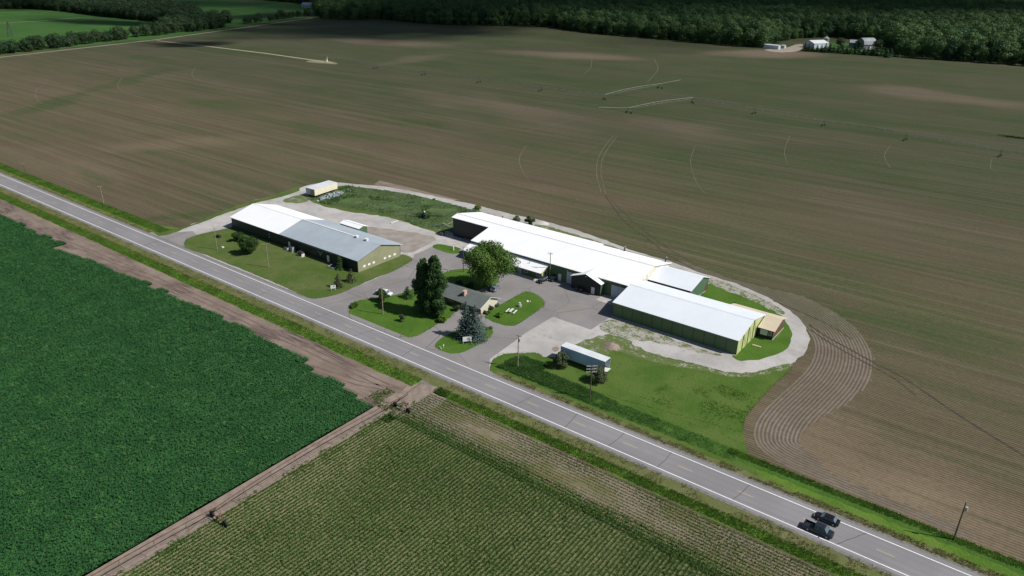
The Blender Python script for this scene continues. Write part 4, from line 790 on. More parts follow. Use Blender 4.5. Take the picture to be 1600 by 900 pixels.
# small stand with frame on the island between house drive and highway
x, y = G(693, 544); q = thing('yard_ornament', 'low white yard ornament on the spruce island close to the highway', 'yard ornament', (x, y, 0)); o_ = (x, y, 0)
MB(o_).tube((x, y, 0), (x, y, .8), .05).build('post', WHITE, q); MB(o_).tube((x, y, .803), (x, y, 1.0), .18, .1, n=8).build('finial', WHITE, q); MB(o_).box(x-1.1, x-.4, y-.5, y-.4, .03, .35).box(x-.4, x+.1, y-.9, y-.8, .03, .3).build('low_edging', OFFW, q)
# picnic benches (an H from above) on the house lawn
x, y = G(799, 488); q = thing('picnic_bench', 'white picnic table with two benches on the lawn right of the house', 'picnic table', (x, y, 0), R(12)); o_ = (x, y, 0)
MB(o_).box(x-.3, x+.3, y-1.2, y+1.2, .68, .75).build('tabletop', OFFW, q)
for s_ in (-1.15, 1.15): MB(o_).box(x+s_-.17, x+s_+.17, y-1.2, y+1.2, .42, .47).build('bench_seat', WHITE, q); 
for s_ in (-.8, .8): MB(o_).box(x-1.25, x+1.25, y+s_-.04, y+s_+.04, .34, .417).bar((x-1.0, y+s_, 0), (x-.25, y+s_, .67), .06).bar((x+1.0, y+s_, 0), (x+.25, y+s_, .67), .06).build('trestle', OFFW, q)
x, y = G(812, 479); q = thing('stone_well', 'grey round stone planter on the house lawn', 'planter', (x, y, 0)); o_ = (x, y, 0)
MB(o_).tube((x, y, 0), (x, y, .7), .62, .55, n=14).build('bowl', GREYT, q); MB(o_).tube((x, y, .703), (x, y, 1.25), .22, .3, n=10).build('top', OFFW, q)
x, y = G(824, 471); tag(MB((0, 0, 0)).tube((x, y, 0), (x, y, .3), .45, .25, n=9).tube((x+.7, y+.4, 0), (x+.7, y+.4, .2), .2, n=8).build('garden_stone', OFFW), 'small pale garden stone on the house lawn beyond the planter', 'stone')
x, y = G(708.5, 391); tag(MB().box(x-.16, x+.16, y-.16, y+.16, 0, 1.15).box(x-.22, x+.22, y-.22, y+.22, 1.153, 1.25).build('utility_pedestal', WHITE), 'white utility pedestal on the small grass island by the big shed', 'utility box')
x, y = G(348, 387); tag(MB().box(x-.4, x+.4, y-.35, y+.35, 0, .35).build('concrete_block', OFFW), 'small pale block on the lawn at the left end of the barn', 'block')
x, y = G(341, 371); q = thing('lawn_tractor', 'small dark lawn machine under the leftmost barn lawn pole', 'mower', (x, y, 0), R(10)); o_ = (x, y, 0)
MB(o_).box(x-1.0, x+1.0, y-.5, y+.5, .3, .75).box(x-.1, x+.6, y-.3, y+.3, .753, 1.05).build('body', DARK, q)
for a_ in (-.7, .7):
    for b_ in (-.5, .5): MB(o_).tube((x+a_, y+b_-.1, .28), (x+a_, y+b_+.1, .28), .28, n=12).build('wheel', RUBBER, q)
# gravel pile
def mound(name, px, py, r, h, mat, label, cat):
    x, y = G(px, py); n = 22; vs = [(x, y, h)]; fs = []; rr = random.Random(int(px))
    for k, f in enumerate((.3, .62, 1.0)):
        for i in range(n): a_ = 2*math.pi*i/n; rad = r*f*rr.uniform(.9, 1.12); vs.append((x+rad*math.cos(a_)*1.25, y+rad*math.sin(a_), h*(1-f)**.8*rr.uniform(.85, 1.1)-.02))
    for i in range(n): fs.append((0, 1+i, 1+(i+1) % n))
    for k in range(2):
        for i in range(n): a_ = 1+k*n+i; b_ = 1+k*n+(i+1) % n; fs.append((a_, a_+n, b_+n, b_))
    return tag(MB().add(vs, fs).build(name, mat, smooth=True), label, cat)
mound('dirt_pile', 955, 541, 2.0, 1.1, simple('pile_soil', (.22, .165, .135), (.28, .22, .185), 2, bump=.5), 'brown heap of sandy soil behind the semi-trailer', 'dirt pile')
mound('rubble_pile', 848, 349, 2.2, .7, simple('white_rubble', (.42, .41, .38), (.55, .54, .5), 2, bump=.5), 'low pale rubble heap behind the big shed beside the back track', 'rubble')
# barrels and carts against the annex wall
for i, (x, y, lb) in enumerate(((-104.9, 174.4, 'dark wheeled cart by the annex wall, the left one'), (-103.4, 174.3, 'dark wheeled cart by the annex wall, the one nearer the white door'))):
    q = thing('hand_cart', lb, 'cart', (x, y, 0)); o_ = (x, y, 0)
    MB(o_).box(x-.45, x+.45, y-.35, y+.35, .45, 1.1).build('bin', STEEL, q)
    for s_ in (-.35, .35): MB(o_).tube((x+s_-.05, y, .22), (x+s_+.05, y, .22), .22, n=10).build('wheel', RUBBER, q)
    MB(o_).bar((x-.3, y+.35, 1.1), (x-.3, y+.55, 1.3), .04).bar((x+.3, y+.35, 1.1), (x+.3, y+.55, 1.3), .04).bar((x-.3, y+.55, 1.3), (x+.3, y+.55, 1.3), .04).build('handle', STEEL, q)
x, y = G(1182, 541); tag(MB().box(x-1.1, x+1.1, y-.35, y+.35, .03, .16).box(x-.9, x+1.2, y-.2, y+.1, .163, .24).build('lumber_stack', simple('pale_lumber', (.45, .36, .24))), 'pale boards lying on the grass by the yellow gable', 'boards')
x, y = G(690, 367.5); tag(MB().box(x-1.0, x+1.0, y-.6, y+.6, .03, .7).box(x-.3, x+.9, y-.5, y+.3, .703, 1.1).build('wrapped_pallet', flat('wrap', (.09, .10, .13))), 'dark wrapped load in the shade at the left end of the big shed', 'pallet')

# ------------------------------------------------------------------ UTILITY POLES
def pole(px, py, h, label, arms=1, tr=False, lean=0, mat=WOOD, armlen=1.2, aang=0.0, base=None, lamp=False):
    x, y = base or G(px, py); q = thing('utility_pole', label, 'utility pole', (x, y, 0), 0, 'wooden utility poles'); o_ = (x, y, 0)
    MB(o_).tube((x, y, 0), (x+lean, y, h), .15, .09, n=10).build('pole', mat, q)
    ca, sa = math.cos(aang), math.sin(aang)
    for k in range(arms):
        z = h-.25-k*.75; cr = MB(o_).bar((x+lean-armlen*ca, y-armlen*sa, z), (x+lean+armlen*ca, y+armlen*sa, z), .09).build('crossarm', WOOD if mat is WOOD else INSUL, q)
        for s_ in (-1, -.45, .45, 1): MB(o_).tube((x+lean+s_*armlen*ca*.95, y+s_*armlen*sa*.95, z+.06), (x+lean+s_*armlen*ca*.95, y+s_*armlen*sa*.95, z+.26), .05, n=6).build('insulator', INSUL, cr)
    if not arms: MB(o_).tube((x+lean, y, h), (x+lean, y, h+.3), .06, n=6).build('insulator', INSUL, q)
    if tr: MB(o_).tube((x+lean+.35, y, h-1.7), (x+lean+.35, y, h-.9), .22, n=12).build('transformer', TRANSF, q)
    if lamp: MB(o_).bar((x, y, h-.8), (x-1.2, y-.3, h-.5), .05).build('lamp_arm', GALV, q)
    return q
P_H = 8.2
pole(40, 272, 4.6, 'short dark pole at the far left end of the field verge', 0, mat=WOODD)
pole(162.3, 319, 7.4, 'pale pole with one crossarm on the field verge left of the driveway', 1, armlen=.9, aang=.9)
pole(339.5, 390, 8.0, 'pale slim pole above the dark mower on the barn lawn', 0)
pole(420, 418, 8.2, 'pole with crossarm on the barn lawn near the cooling units', 1, aang=.9)
pole(598.5, 491, 8.3, 'pole on the poplar island in front of the white pickup', 1, armlen=.8, aang=.9)
pole(724, 425, 8.4, 'dark pole between the poplars and the big maple', 2, mat=WOODD, aang=.8)
pole(858.7, 436, 8.8, 'pale pole beside the two black cars at the office annex', 1, armlen=.8, lamp=True)
pole(809, 574, 8.9, 'pole in the ditch weeds at the driveway mouth, beside the pale gravel', 1, tr=True, armlen=.9)
pole(921.5, 622, 8.6, 'pole with three crossarms in front of the semi-trailer', 3, armlen=1.2, aang=.75, mat=WOODD)
pole(1489.8, 843.6, 8.2, 'dark pole on the verge beside the ploughed field at the lower right', 0, tr=True, mat=WOODD)
for nm_, (sx_, sy_), lb in (('exhaust_stack', (-104.0, 200.9), 'dark exhaust stack on the far roof edge, the left one of two'), ('exhaust_stack', (-89.4, 200.9), 'dark exhaust stack at the right end of the far roof edge')):
    q = thing(nm_, lb, 'exhaust stack', (sx_, sy_, 5.0)); o_ = (sx_, sy_, 5.0)
    MB(o_).tube((sx_, sy_, 4.9), (sx_+.25, sy_+.1, 6.6), .24, n=12).build('flue', STEEL, q); MB(o_).tube((sx_+.25, sy_+.1, 6.65), (sx_+.26, sy_+.1, 6.85), .32, .12, n=12).build('flue_cap', GREYT, q)

# ------------------------------------------------------------------ VEHICLES
def loft(st, mb):
    """st: list of cross sections (each a list of points, same count) joined along the length"""
    n = len(st[0]); vs = [p for s_ in st for p in s_]; fs = []
    for i in range(len(st)-1):
        for j in range(n): k = (j+1) % n; fs.append((i*n+j, i*n+k, (i+1)*n+k, (i+1)*n+j))
    fs += [tuple(range(n))[::-1], tuple(range((len(st)-1)*n, len(st)*n))]
    return mb.add(vs, fs)
def vehicle(kind, name, label, cat, x, y, ang, paint, group=None):
    q = thing(name, label, cat, (x, y, .055), ang, group); q.scale = (.9, .9, .9); mb = MB()
    if kind == 'pickup': L, Wd, belt, Ht = 5.6, 1.98, 1.05, 1.85; cab = (-.75, 1.55); wb = (-1.75, 1.8); hood = 1.55
    elif kind == 'suv': L, Wd, belt, Ht = 4.7, 1.86, 1.0, 1.68; cab = (-2.15, 1.1); wb = (-1.4, 1.45); hood = 1.1
    elif kind == 'van': L, Wd, belt, Ht = 4.9, 1.9, 1.0, 1.72; cab = (-2.2, 1.3); wb = (-1.45, 1.5); hood = 1.3
    else: L, Wd, belt, Ht = 4.75, 1.82, .88, 1.42; cab = (-1.75, .95); wb = (-1.38, 1.42); hood = .95
    def sec(xx, zb, zt, hw): return [(xx, -hw, zb+.12), (xx, -hw*.93, zb), (xx, hw*.93, zb), (xx, hw, zb+.12), (xx, hw, zt-.2), (xx, hw*.93, zt-.03), (xx, hw*.6, zt), (xx, -hw*.6, zt), (xx, -hw*.93, zt-.03), (xx, -hw, zt-.2)]
    h2 = Wd/2; f = L/2; bt = belt
    S = [sec(-f, .38, bt-.12, h2*.88), sec(-f+.12, .28, bt-.03, h2*.95), sec(-f+.6, .24, bt, h2), sec(0, .22, bt, h2), sec(cab[1]-.1, .22, bt, h2), sec(cab[1]+.25, .22, bt-.03, h2*.99), sec(f-.45, .24, bt-.14, h2*.95), sec(f-.12, .27, bt-.26, h2*.88), sec(f, .36, bt-.36, h2*.8)]
    if kind == 'pickup':
        S = [sec(cab[0]-.02, .3, bt, h2), sec(0, .26, bt, h2), sec(cab[1]-.1, .26, bt, h2), sec(cab[1]+.25, .26, bt-.01, h2*.99), sec(f-.3, .28, bt-.07, h2*.97), sec(f-.06, .32, bt-.14, h2*.92), sec(f, .42, bt-.24, h2*.88)]
    loft(S, mb)
    if kind == 'pickup':
        b0 = -f; b1 = cab[0]-.03
        mb.box(b0, b1, -h2, -h2+.09, .38, bt).box(b0, b1, h2-.09, h2, .38, bt).box(b0, b0+.08, -h2+.092, h2-.092, .4, bt).box(b0+.082, b1, -h2+.092, h2-.092, .5, .62)
    body = mb.build('body', paint, q, smooth=False)
    bv = body.modifiers.new('bevel', 'BEVEL'); bv.width = .03; bv.segments = 2
    # greenhouse: glass band and painted roof
    c0, c1 = cab; ins = .14; sl0 = .55 if kind in ('sedan',) else (.12 if kind == 'pickup' else .28); sl1 = .75 if kind == 'sedan' else .6
    def ring(xx0, xx1, z, hw): return [(xx0, -hw, z), (xx1, -hw, z), (xx1, hw, z), (xx0, hw, z)]
    g = MB(); lo = ring(c0+.02, c1+.2, bt-.02, h2*.93); hi = ring(c0+sl0, c1-sl1+.2, Ht-.09, h2*.76); g.add(lo+hi, [(3, 2, 1, 0), (4, 5, 6, 7)]+[(i, (i+1) % 4, 4+(i+1) % 4, 4+i) for i in range(4)])
    gl = g.build('window_band', CARGL, q)
    rf_ = MB(); lo = ring(c0+sl0-.06, c1-sl1+.28, Ht-.088, h2*.79); hi = ring(c0+sl0+.12, c1-sl1+.05, Ht, h2*.66); rf_.add(lo+hi, [(3, 2, 1, 0), (4, 5, 6, 7)]+[(i, (i+1) % 4, 4+(i+1) % 4, 4+i) for i in range(4)])
    for s_ in (-1, 1):
        for xa, xb in ((c0+.05, c0+sl0), (c1+.2, c1-sl1+.22), ((c0+c1)/2, (c0+c1)/2+.02)): rf_.bar((xa, s_*h2*.93, bt-.02), (xb, s_*h2*.765, Ht-.09), .05)
    rf_.build('cabin_roof', paint, q)
    for s_ in (-1, 1):
        for wx in wb:
            w = MB().tube((wx, s_*(h2-.2), .34), (wx, s_*(h2+.015), .34), .345, n=20).build('wheel', RUBBER, q)
            MB().tube((wx, s_*(h2+.016), .34), (wx, s_*(h2+.03), .34), .2, n=14).build('rim', RIM, w)
        MB().box(f-.16, f-.02, s_*h2*.62-.17, s_*h2*.62+.17, bt-.46, bt-.30).build('headlight', LAMPC, q)
        MB().box(-f-.012, -f+.14, s_*h2*.74-.12, s_*h2*.74+.12, bt-.42, bt-.2).build('taillight', LAMPR, q)
        MB().box(c1-.12, c1+.06, s_*(h2+.09)-.09, s_*(h2+.09)+.09, bt-.02, bt+.14).build('mirror', paint, q)
    MB().box(f-.03, f+.03, -.35, .35, .35, .5).build('grille', DARK, q)
    return q
x, y = G(1293, 817); vehicle('sedan', 'sedan_car', 'black car driving in the far lane of the highway beside the pickup', 'car', -16.0, 117.25, R(180), PAINTK)
vehicle('pickup', 'pickup_truck', 'dark blue pickup truck driving in the near lane of the highway', 'pickup truck', -16.4, 113.4, 0, PAINTN)
x, y = G(600, 461); vehicle('pickup', 'pickup_truck', 'white pickup truck parked on the pavement behind the poplar island pole', 'pickup truck', x, y, R(20), PAINTW)
x, y = G(774, 453); vehicle('suv', 'parked_suv', 'silver car parked in the maple shade behind the house', 'car', x, y, R(103), PAINTS)
x, y = G(848, 440); vehicle('suv', 'parked_car', 'black car parked at the office annex corner, nearer the walkway', 'car', x, y, R(-88), PAINTK, 'black cars at the office')
x, y = G(866, 437); vehicle('van', 'parked_car', 'black car parked between the office pole and the green wall', 'car', x, y, R(-88), PAINTK, 'black cars at the office')

# ------------------------------------------------------------------ IRRIGATION MACHINES
def irrigator(name, label, towers, over, mat, wmat, h=3.7, start=None, wdir=None, rise=.9):
    """towers: ground points; spans of pipe with truss between them; over: extra end points without tower"""
    q = thing(name, label, 'irrigator', (towers[0][0], towers[0][1], 0)); o_ = (towers[0][0], towers[0][1], 0)
    pts = list(towers)
    def span(a, b, ha, hb, truss=True):
        n = 8; m = MB(o_); P = [Vector((a[0]+(b[0]-a[0])*i/n, a[1]+(b[1]-a[1])*i/n, ha+(hb-ha)*i/n+(rise*4*(i/n)*(1-i/n) if truss else 0))) for i in range(n+1)]
        for p_, r_ in zip(P, P[1:]): m.tube(p_, r_, .10, n=6, cap=False)
        if truss:
            d = Vector((b[0]-a[0], b[1]-a[1], 0)).normalized(); s_ = Vector((-d.y, d.x, 0)); prev = [P[0], P[0]]
            for i in range(1, n):
                low = P[i]-Vector((0, 0, 1.1+.2*math.sin(math.pi*i/n)))
                for k, sg in enumerate((-1, 1)): lp = low+s_*sg*.55; m.tube(P[i], lp, .03, n=4, cap=False); m.tube(prev[k], lp, .025, n=4, cap=False); prev[k] = lp
                m.tube(low-s_*.55, low+s_*.55, .03, n=4, cap=False)
            for k in (0, 1): m.tube(prev[k], P[-1], .025, n=4, cap=False)
        m.build('pipe_span', mat, q)
    if start: span(start, pts[0], h, h)
    for a, b in zip(pts, pts[1:]): span(a, b, h, h)
    if over: span(pts[-1] if over[1] else pts[0], over[0], h, h+.4, False)
    for i, p in enumerate(pts):
        a = pts[max(0, i-1)]; b = pts[min(len(pts)-1, i+1)]; d = Vector((b[0]-a[0], b[1]-a[1], 0)).normalized() if len(pts) > 1 else Vector((0, 1, 0)); s_ = Vector((-d.y, d.x, 0)); c = Vector((p[0], p[1], 0))
        m = MB(o_); top = c+Vector((0, 0, h))
        for sg in (-1, 1):
            for e in (-.25, .25): m.tube(top+d*e, c+s_*sg*2.0+Vector((0, 0, .75)), .05, n=5)
        m.bar(c-s_*2.1+Vector((0, 0, .72)), c+s_*2.1+Vector((0, 0, .72)), .13).bar(c-s_*.9+Vector((0, 0, 2.2)), c+s_*.9+Vector((0, 0, 2.2)), .05).box(c.x-.25, c.x+.25, c.y-.25, c.y+.25, .8, 1.15)
        tw = m.build('tower', mat if mat is not GALV else STEEL, q)
        for sg in (-1, 1):
            w = c+s_*sg*2.0+Vector((0, 0, .62)); wl = MB(o_).tube(w-d*.17, w+d*.17, .62, n=16).build('wheel', RUBBER, tw)
    return q
irrigator('pivot_irrigator', 'dark rusty irrigation machine standing along the dirt lane between beans and corn', [(-100.3, 95.6), (-100.3, 50.8), (-100.3, 6)], ((-100.6, 102.3), False), RUSTY, RUBBER, 3.2)
T1 = [(-509, 474), (-450, 474), (-389, 474), (-328, 474), (-272, 475)]
q = irrigator('pivot_irrigator', 'long galvanized irrigation machine reaching from the pivot point across the back field', T1+[(-266, 551)], ((-262, 580), True), GALV, RUBBER, 3.8, start=(-578, 477))
o_ = tuple(q.location); MB(o_).tube((-578, 477, 0), (-578, 477, 4.4), .5, .15, n=6).box(-579.5, -577.2, 475.6, 476.6, 0, 1.6).build('pivot_stand', OFFW, q)
irrigator('pivot_irrigator', 'galvanized irrigation machine ending in mid field and leaving the picture at the right', [(-233, 440), (-218, 507), (-169, 496), (-121, 486), (-72, 475), (-24, 466), (25, 457)], ((-247, 424), False), GALV, RUBBER, 3.8)
# lattice mast far left
x, y = G(17, 57); q = thing('lattice_mast', 'grey lattice power mast in the bright green field at the far left', 'power mast', (x, y, 0)); o_ = (x, y, 0); m = MB(o_)
for sx in (-1, 1):
    for sy in (-1, 1): m.tube((x+sx*2.6, y+sy*2.6, 0), (x+sx*.4, y+sy*.4, 17), .14, n=4)
for k in range(6):
    z0_, z1_ = k*2.8, k*2.8+2.8; w0, w1 = 2.6-2.2*z0_/17, 2.6-2.2*z1_/17
    for a, b, c, d in ((-1, -1, 1, -1), (1, -1, 1, 1), (1, 1, -1, 1), (-1, 1, -1, -1)): m.tube((x+a*w0, y+b*w0, z0_), (x+c*w1, y+d*w1, z1_), .09, n=4).tube((x+c*w0, y+d*w0, z0_), (x+a*w1, y+b*w1, z1_), .09, n=4)
m.build('mast_frame', STEEL, q)
m = MB(o_)
for z in (12.5, 15.5): m.bar((x-4.5, y+1, z), (x+4.5, y-1, z), .2)
m.build('crossarm', STEEL, q)
# brush heap out in the field at the right edge
x, y = G(1585, 215); tag(stuff('brush_heap', tufts(np.column_stack([np.column_stack([RNG.normal(x+2, 5, 260), RNG.normal(y, .9, 260)]), np.zeros(260)]), .4+.7*RNG.random(260), .3, 3, .5), foliage('dead_brush', (.045, .042, .03), (.08, .07, .045)), 'dark brush strip out in the field'), 'low dark brush strip in the field at the right edge', 'brush')
bpy.data.objects['brush_heap'].pop('kind', None)

# ------------------------------------------------------------------ TREES
def crown_mesh(name, lumps, n, leaf, upbias=.35, shell=.72, jit=.55):
    """lumps: list of (centre, radii). leaf faces spread over the outer part of each lump"""
    vol = np.array([r[0]*r[1]*r[2] for _, r in lumps])**.67; cnt = np.maximum(3, (n*vol/vol.sum()).astype(int)); Cs = []; Ns = []
    for (c, r), k in zip(lumps, cnt):
        d = RNG.normal(size=(k, 3)); d[:, 2] += upbias; d /= np.linalg.norm(d, axis=1, keepdims=True); rad = shell+(1.08-shell)*RNG.random((k, 1))**.7
        Cs.append(np.array(c)+d*np.array(r)*rad); nn = d+RNG.normal(size=(k, 3))*jit; Ns.append(nn/np.linalg.norm(nn, axis=1, keepdims=True))
    C = np.concatenate(Cs); N_ = np.concatenate(Ns); return quads_mesh(name, leaf_quads(C, N_, leaf*(.6+.8*RNG.random(len(C)))))
def lumps_round(h, w, base, k, rs=.3, top=1.0, seed=0):
    r_ = np.random.default_rng(seed); L = []; zc_ = (base+h)/2; hz = (h-base)/2
    for i in range(k):
        d = r_.normal(size=3); d /= np.linalg.norm(d); rr_ = r_.random()**.35*.74
        c = (d[0]*w/2*rr_, d[1]*w/2*rr_, zc_+d[2]*hz*rr_); s_ = rs*w*r_.uniform(.6, 1.15)*.55
        L.append((c, (s_, s_, s_*.8)))
    return L
def trunk_mesh(name, h, r, w, limbs=6, seed=0):
    m = MB(); rr = random.Random(seed); m.tube((0, 0, -.1), (0, 0, h*.35), r, r*.75, n=9).tube((0, 0, h*.35), (rr.uniform(-.2, .2), rr.uniform(-.2, .2), h*.8), r*.75, r*.2, n=7)
    for i in range(limbs):
        a = 6.28*i/limbs+rr.uniform(-.4, .4); z = h*rr.uniform(.2, .5); m.tube((0, 0, z), (math.cos(a)*w*.33, math.sin(a)*w*.33, z+h*rr.uniform(.15, .35)), r*.4, r*.1, n=5)
    return m.mesh(name)
def tree(name, label, cat, x, y, cm, tm, lm, rz=0, sc=1, group=None, bark=BARK):
    q = thing(name, label, cat, (x, y, 0), rz, group); q.scale = (sc, sc, sc)
    link_mesh('trunk', tm, bark, q); link_mesh('crown', cm, lm, q); return q
# big maple
x, y = G(764, 452); tree('maple_tree', 'large round bright green maple behind the house', 'tree', x, y, crown_mesh('crown', lumps_round(15.8, 17.4, 1.6, 90, .30, seed=3), 30000, .42, shell=.45), trunk_mesh('trunk', 14, .42, 14, 9, 4), L_MAPLE)
# two poplars grown together
for (x, y), h, w, sd, lb in ((G(681, 494), 18.8, 6.8, 5, 'tall dark poplar on the right of the pair beside the house'), (G(664, 487), 16.6, 6.2, 6, 'slightly shorter dark poplar on the left of the pair')):
    r_ = np.random.default_rng(sd); L = []
    for i in range(105):
        z = .8+(h-1.8)*r_.random(); f = z/h; env = w/2*(1.0 if f < .55 else (1-((f-.55)/.45)**1.7))*(.85+.2*math.sin(f*17+sd)); a = r_.random()*6.28; d = env*r_.random()**.5*.8; s_ = r_.uniform(.75, 1.25)*(1.0 if f < .85 else .6)
        L.append(((math.cos(a)*d, math.sin(a)*d, z), (s_, s_, s_*1.25)))
    tree('poplar_tree', lb, 'tree', x, y, crown_mesh('crown', L, 24000, .38, shell=.5), trunk_mesh('trunk', h, .32, w, 8, sd), L_POP, group='pair of poplars by the house')
# conifers
def conifer_mesh(name, h, w, tiers, per, leaf, n_leaf, seed, droop=.25, base=.3):
    r_ = np.random.default_rng(seed); Cs = []; Ns = []; Ss = []
    for t_ in range(tiers):
        f = t_/tiers; z = base+(h-base)*f; R0 = w/2*(1-f)**.85*r_.uniform(.88, 1.1)+.12; k = max(4, int(per*(1-f*.75)))
        for b in range(k):
            a = r_.random()*6.28; Lb = R0*r_.uniform(.7, 1.12); m_ = max(3, int(n_leaf*(Lb/(w/2))+1)); s_ = r_.random(m_)**.7; sp = .16+.34*s_*Lb*.4
            px_ = np.cos(a)*Lb*s_; py_ = np.sin(a)*Lb*s_; pz = z-droop*Lb*s_+.22*Lb*s_**3
            C = np.stack([px_, py_, pz], 1)+r_.normal(size=(m_, 3))*sp[:, None]*np.array([1, 1, .35]); nn = np.stack([np.cos(a)*np.ones(m_)*.6, np.sin(a)*np.ones(m_)*.6, np.ones(m_)], 1)+r_.normal(size=(m_, 3))*.45
            Cs.append(C); Ns.append(nn/np.linalg.norm(nn, axis=1, keepdims=True)); Ss.append(leaf*r_.uniform(.6, 1.3, m_))
    k = 20; C = np.stack([np.zeros(k), np.zeros(k), np.linspace(h*.9, h, k)], 1)+r_.normal(size=(k, 3))*.06; Cs.append(C); nn = r_.normal(size=(k, 3)); Ns.append(nn/np.linalg.norm(nn, axis=1, keepdims=True)); Ss.append(np.full(k, leaf*.6))
    return quads_mesh(name, leaf_quads(np.concatenate(Cs), np.concatenate(Ns), np.concatenate(Ss)))
def conifer(label, px, py, h, w, lm, leaf=.36, tiers=24, per=24, nl=26, seed=1, group=None, name='spruce_tree', base=None, bz=.3):
    x, y = base or G(px, py); tm = MB().tube((0, 0, -.1), (0, 0, h*.93), .16+h*.01, .03, n=8).mesh('trunk')
    return tree(name, label, 'tree', x, y, conifer_mesh('crown', h, w, tiers, per, leaf, nl, seed, base=bz), tm, lm, group=group)
conifer('blue spruce on the left of the pair, with the higher tip', 728, 526, 10.2, 5.6, L_SPR, seed=2, group='blue spruces on the island'); conifer('broader blue spruce on the right of the pair above the white sign', 742, 529, 9.8, 6.4, L_SPR, seed=3, group='blue spruces on the island')
for px, py, h, w, lm, lb in ((531, 420, 4.8, 2.8, L_BUSH, 'slim dark young pine touching the barn wall shade'), (529, 449, 4.6, 3.0, L_OLD, 'olive young pine next to the small white roadside sign'), (549, 440, 4.2, 3.2, L_OLD, 'olive young pine near the barn corner'),
                             (637, 465, 3.6, 3.4, L_BUSH, 'small dark pine on the poplar island edge, right of the white pickup')):
    conifer(lb, px, py, h, w, lm, .30, 15, 15, 16, int(px), 'young pines on the lawns', 'young_pine')
def bush(px, py, w, h, lm, label, n=1600, leaf=.26, name='shrub', cat='shrub', k=12, trunk=True, base=None, group=None, seed=None):
    x, y = base or G(px, py); sd = seed or int(px*7+py); cm = crown_mesh('crown', [((c[0], c[1], max(c[2], .25)), r) for c, r in lumps_round(h, w, .05, k, .42, seed=sd)], n, leaf, shell=.45)
    tm = MB()
    for i in range(4): a = 6.28*i/4+.4; tm.tube((0, 0, -.05), (math.cos(a)*w*.2, math.sin(a)*w*.2, h*.5), .06, .03, n=5)
    return tree(name, label, cat, x, y, cm, tm.mesh('stem'), lm, group=group)
bush(391, 396, 7.2, 6.4, L_BUSH, 'broad dark green tree in front of the barn, right of the round shrub', 9000, .34, 'small_tree', 'tree', 26); bush(371, 377, 4.6, 3.6, L_BUSH, 'round dark shrub at the white end of the barn', 3600, .3)
bush(597, 470, 4.2, 4.0, L_BUSH, 'small dark tree beside the pole on the poplar island', 3200, .28, 'small_tree', 'tree', 14)
bush(629, 502, 2.2, 2.0, L_GREYB, 'small grey-green shrub in the middle of the poplar island'); bush(694, 503, 3.4, 2.2, L_LIME, 'light green shrub at the foot of the right poplar'); bush(714, 485, 2.4, 1.7, L_BUSH, 'dark shrub by the house front door'); bush(733, 482, 3.0, 1.8, L_GREYB, 'grey-green shrub against the shaded house front')
bush(781, 495, 2.2, 1.3, L_LIME, 'yellow-green round shrub on the house lawn'); bush(767, 484, 1.6, 1.4, L_GREYB, 'grey shrub against the cream house gable'); bush(776, 478, 1.9, .9, L_GREYB, 'low flowering clump at the far corner of the house gable'); bush(760, 490, 2.0, .7, L_GREYB, 'low grey-green planting at the near corner of the house gable')
bush(876, 574, 4.2, 4.3, L_GREYB, 'olive bush at the left end of the semi-trailer', 3600, .28, 'small_tree', 'tree', 14); bush(935, 597, 4.9, 3.6, L_GREYB, 'dark olive bush at the rear end of the semi-trailer', 3600, .28)
bush(828, 352, 4.0, 3.4, L_BUSH, 'dark green bush behind the big shed roof', 2600, .3); bush(806, 348, 4.4, 2.6, L_BR, 'pale green bush behind the big shed roof', 2200, .3); bush(745, 338, 4.4, 2.0, L_BR, 'pale spreading bush behind the left end of the big shed', 2200, .3); bush(748, 327, 3.2, 1.4, L_LIME, 'yellow-green bush beside the back track', 1200)
bush(735, 452, 3.4, 1.9, L_BUSH, 'dark shrub in the maple shade behind the house roof'); bush(718, 446, 3.0, 1.5, L_BUSH, 'dark shrub in the shade beside the shed pole'); bush(1147, 478, 1.0, 1.3, L_BUSH, 'small dark sapling behind the warehouse', 400, .2); bush(764, 514, 2.0, .5, L_BR, 'pale flower patch at the edge of the spruce island', 500, .2); bush(553, 480, 3.0, 1.2, L_VG, 'rough green clump at the highway corner of the poplar island', 1200, .25)
# far spruce row at the farmstead
ced = [conifer_mesh('crown', 9.5, 6.8, 11, 15, 1.05, 14, s_, base=.2) for s_ in (31, 32, 33)]; ctm = MB().tube((0, 0, -.1), (0, 0, 8.5), .25, .05, n=6).mesh('trunk')
pA, pB = Vector((*G(1257, 80), 0)), Vector((*G(1390, 89), 0))
for i in range(21):
    p = pA.lerp(pB, i/20); q = tree('spruce_tree', 'dark spruce in the straight windbreak row in front of the far farmstead', 'tree', p.x, p.y+random.uniform(-1, 1), ced[i % 3], ctm, L_CED, random.random()*6, random.uniform(.85, 1.15), 'far windbreak row of spruces')
p = G(1385, 90); tree('spruce_tree', 'dark spruce in the straight windbreak row in front of the far farmstead', 'tree', p[0], p[1], ced[1], ctm, L_CED, 1, 1.05, 'far windbreak row of spruces')
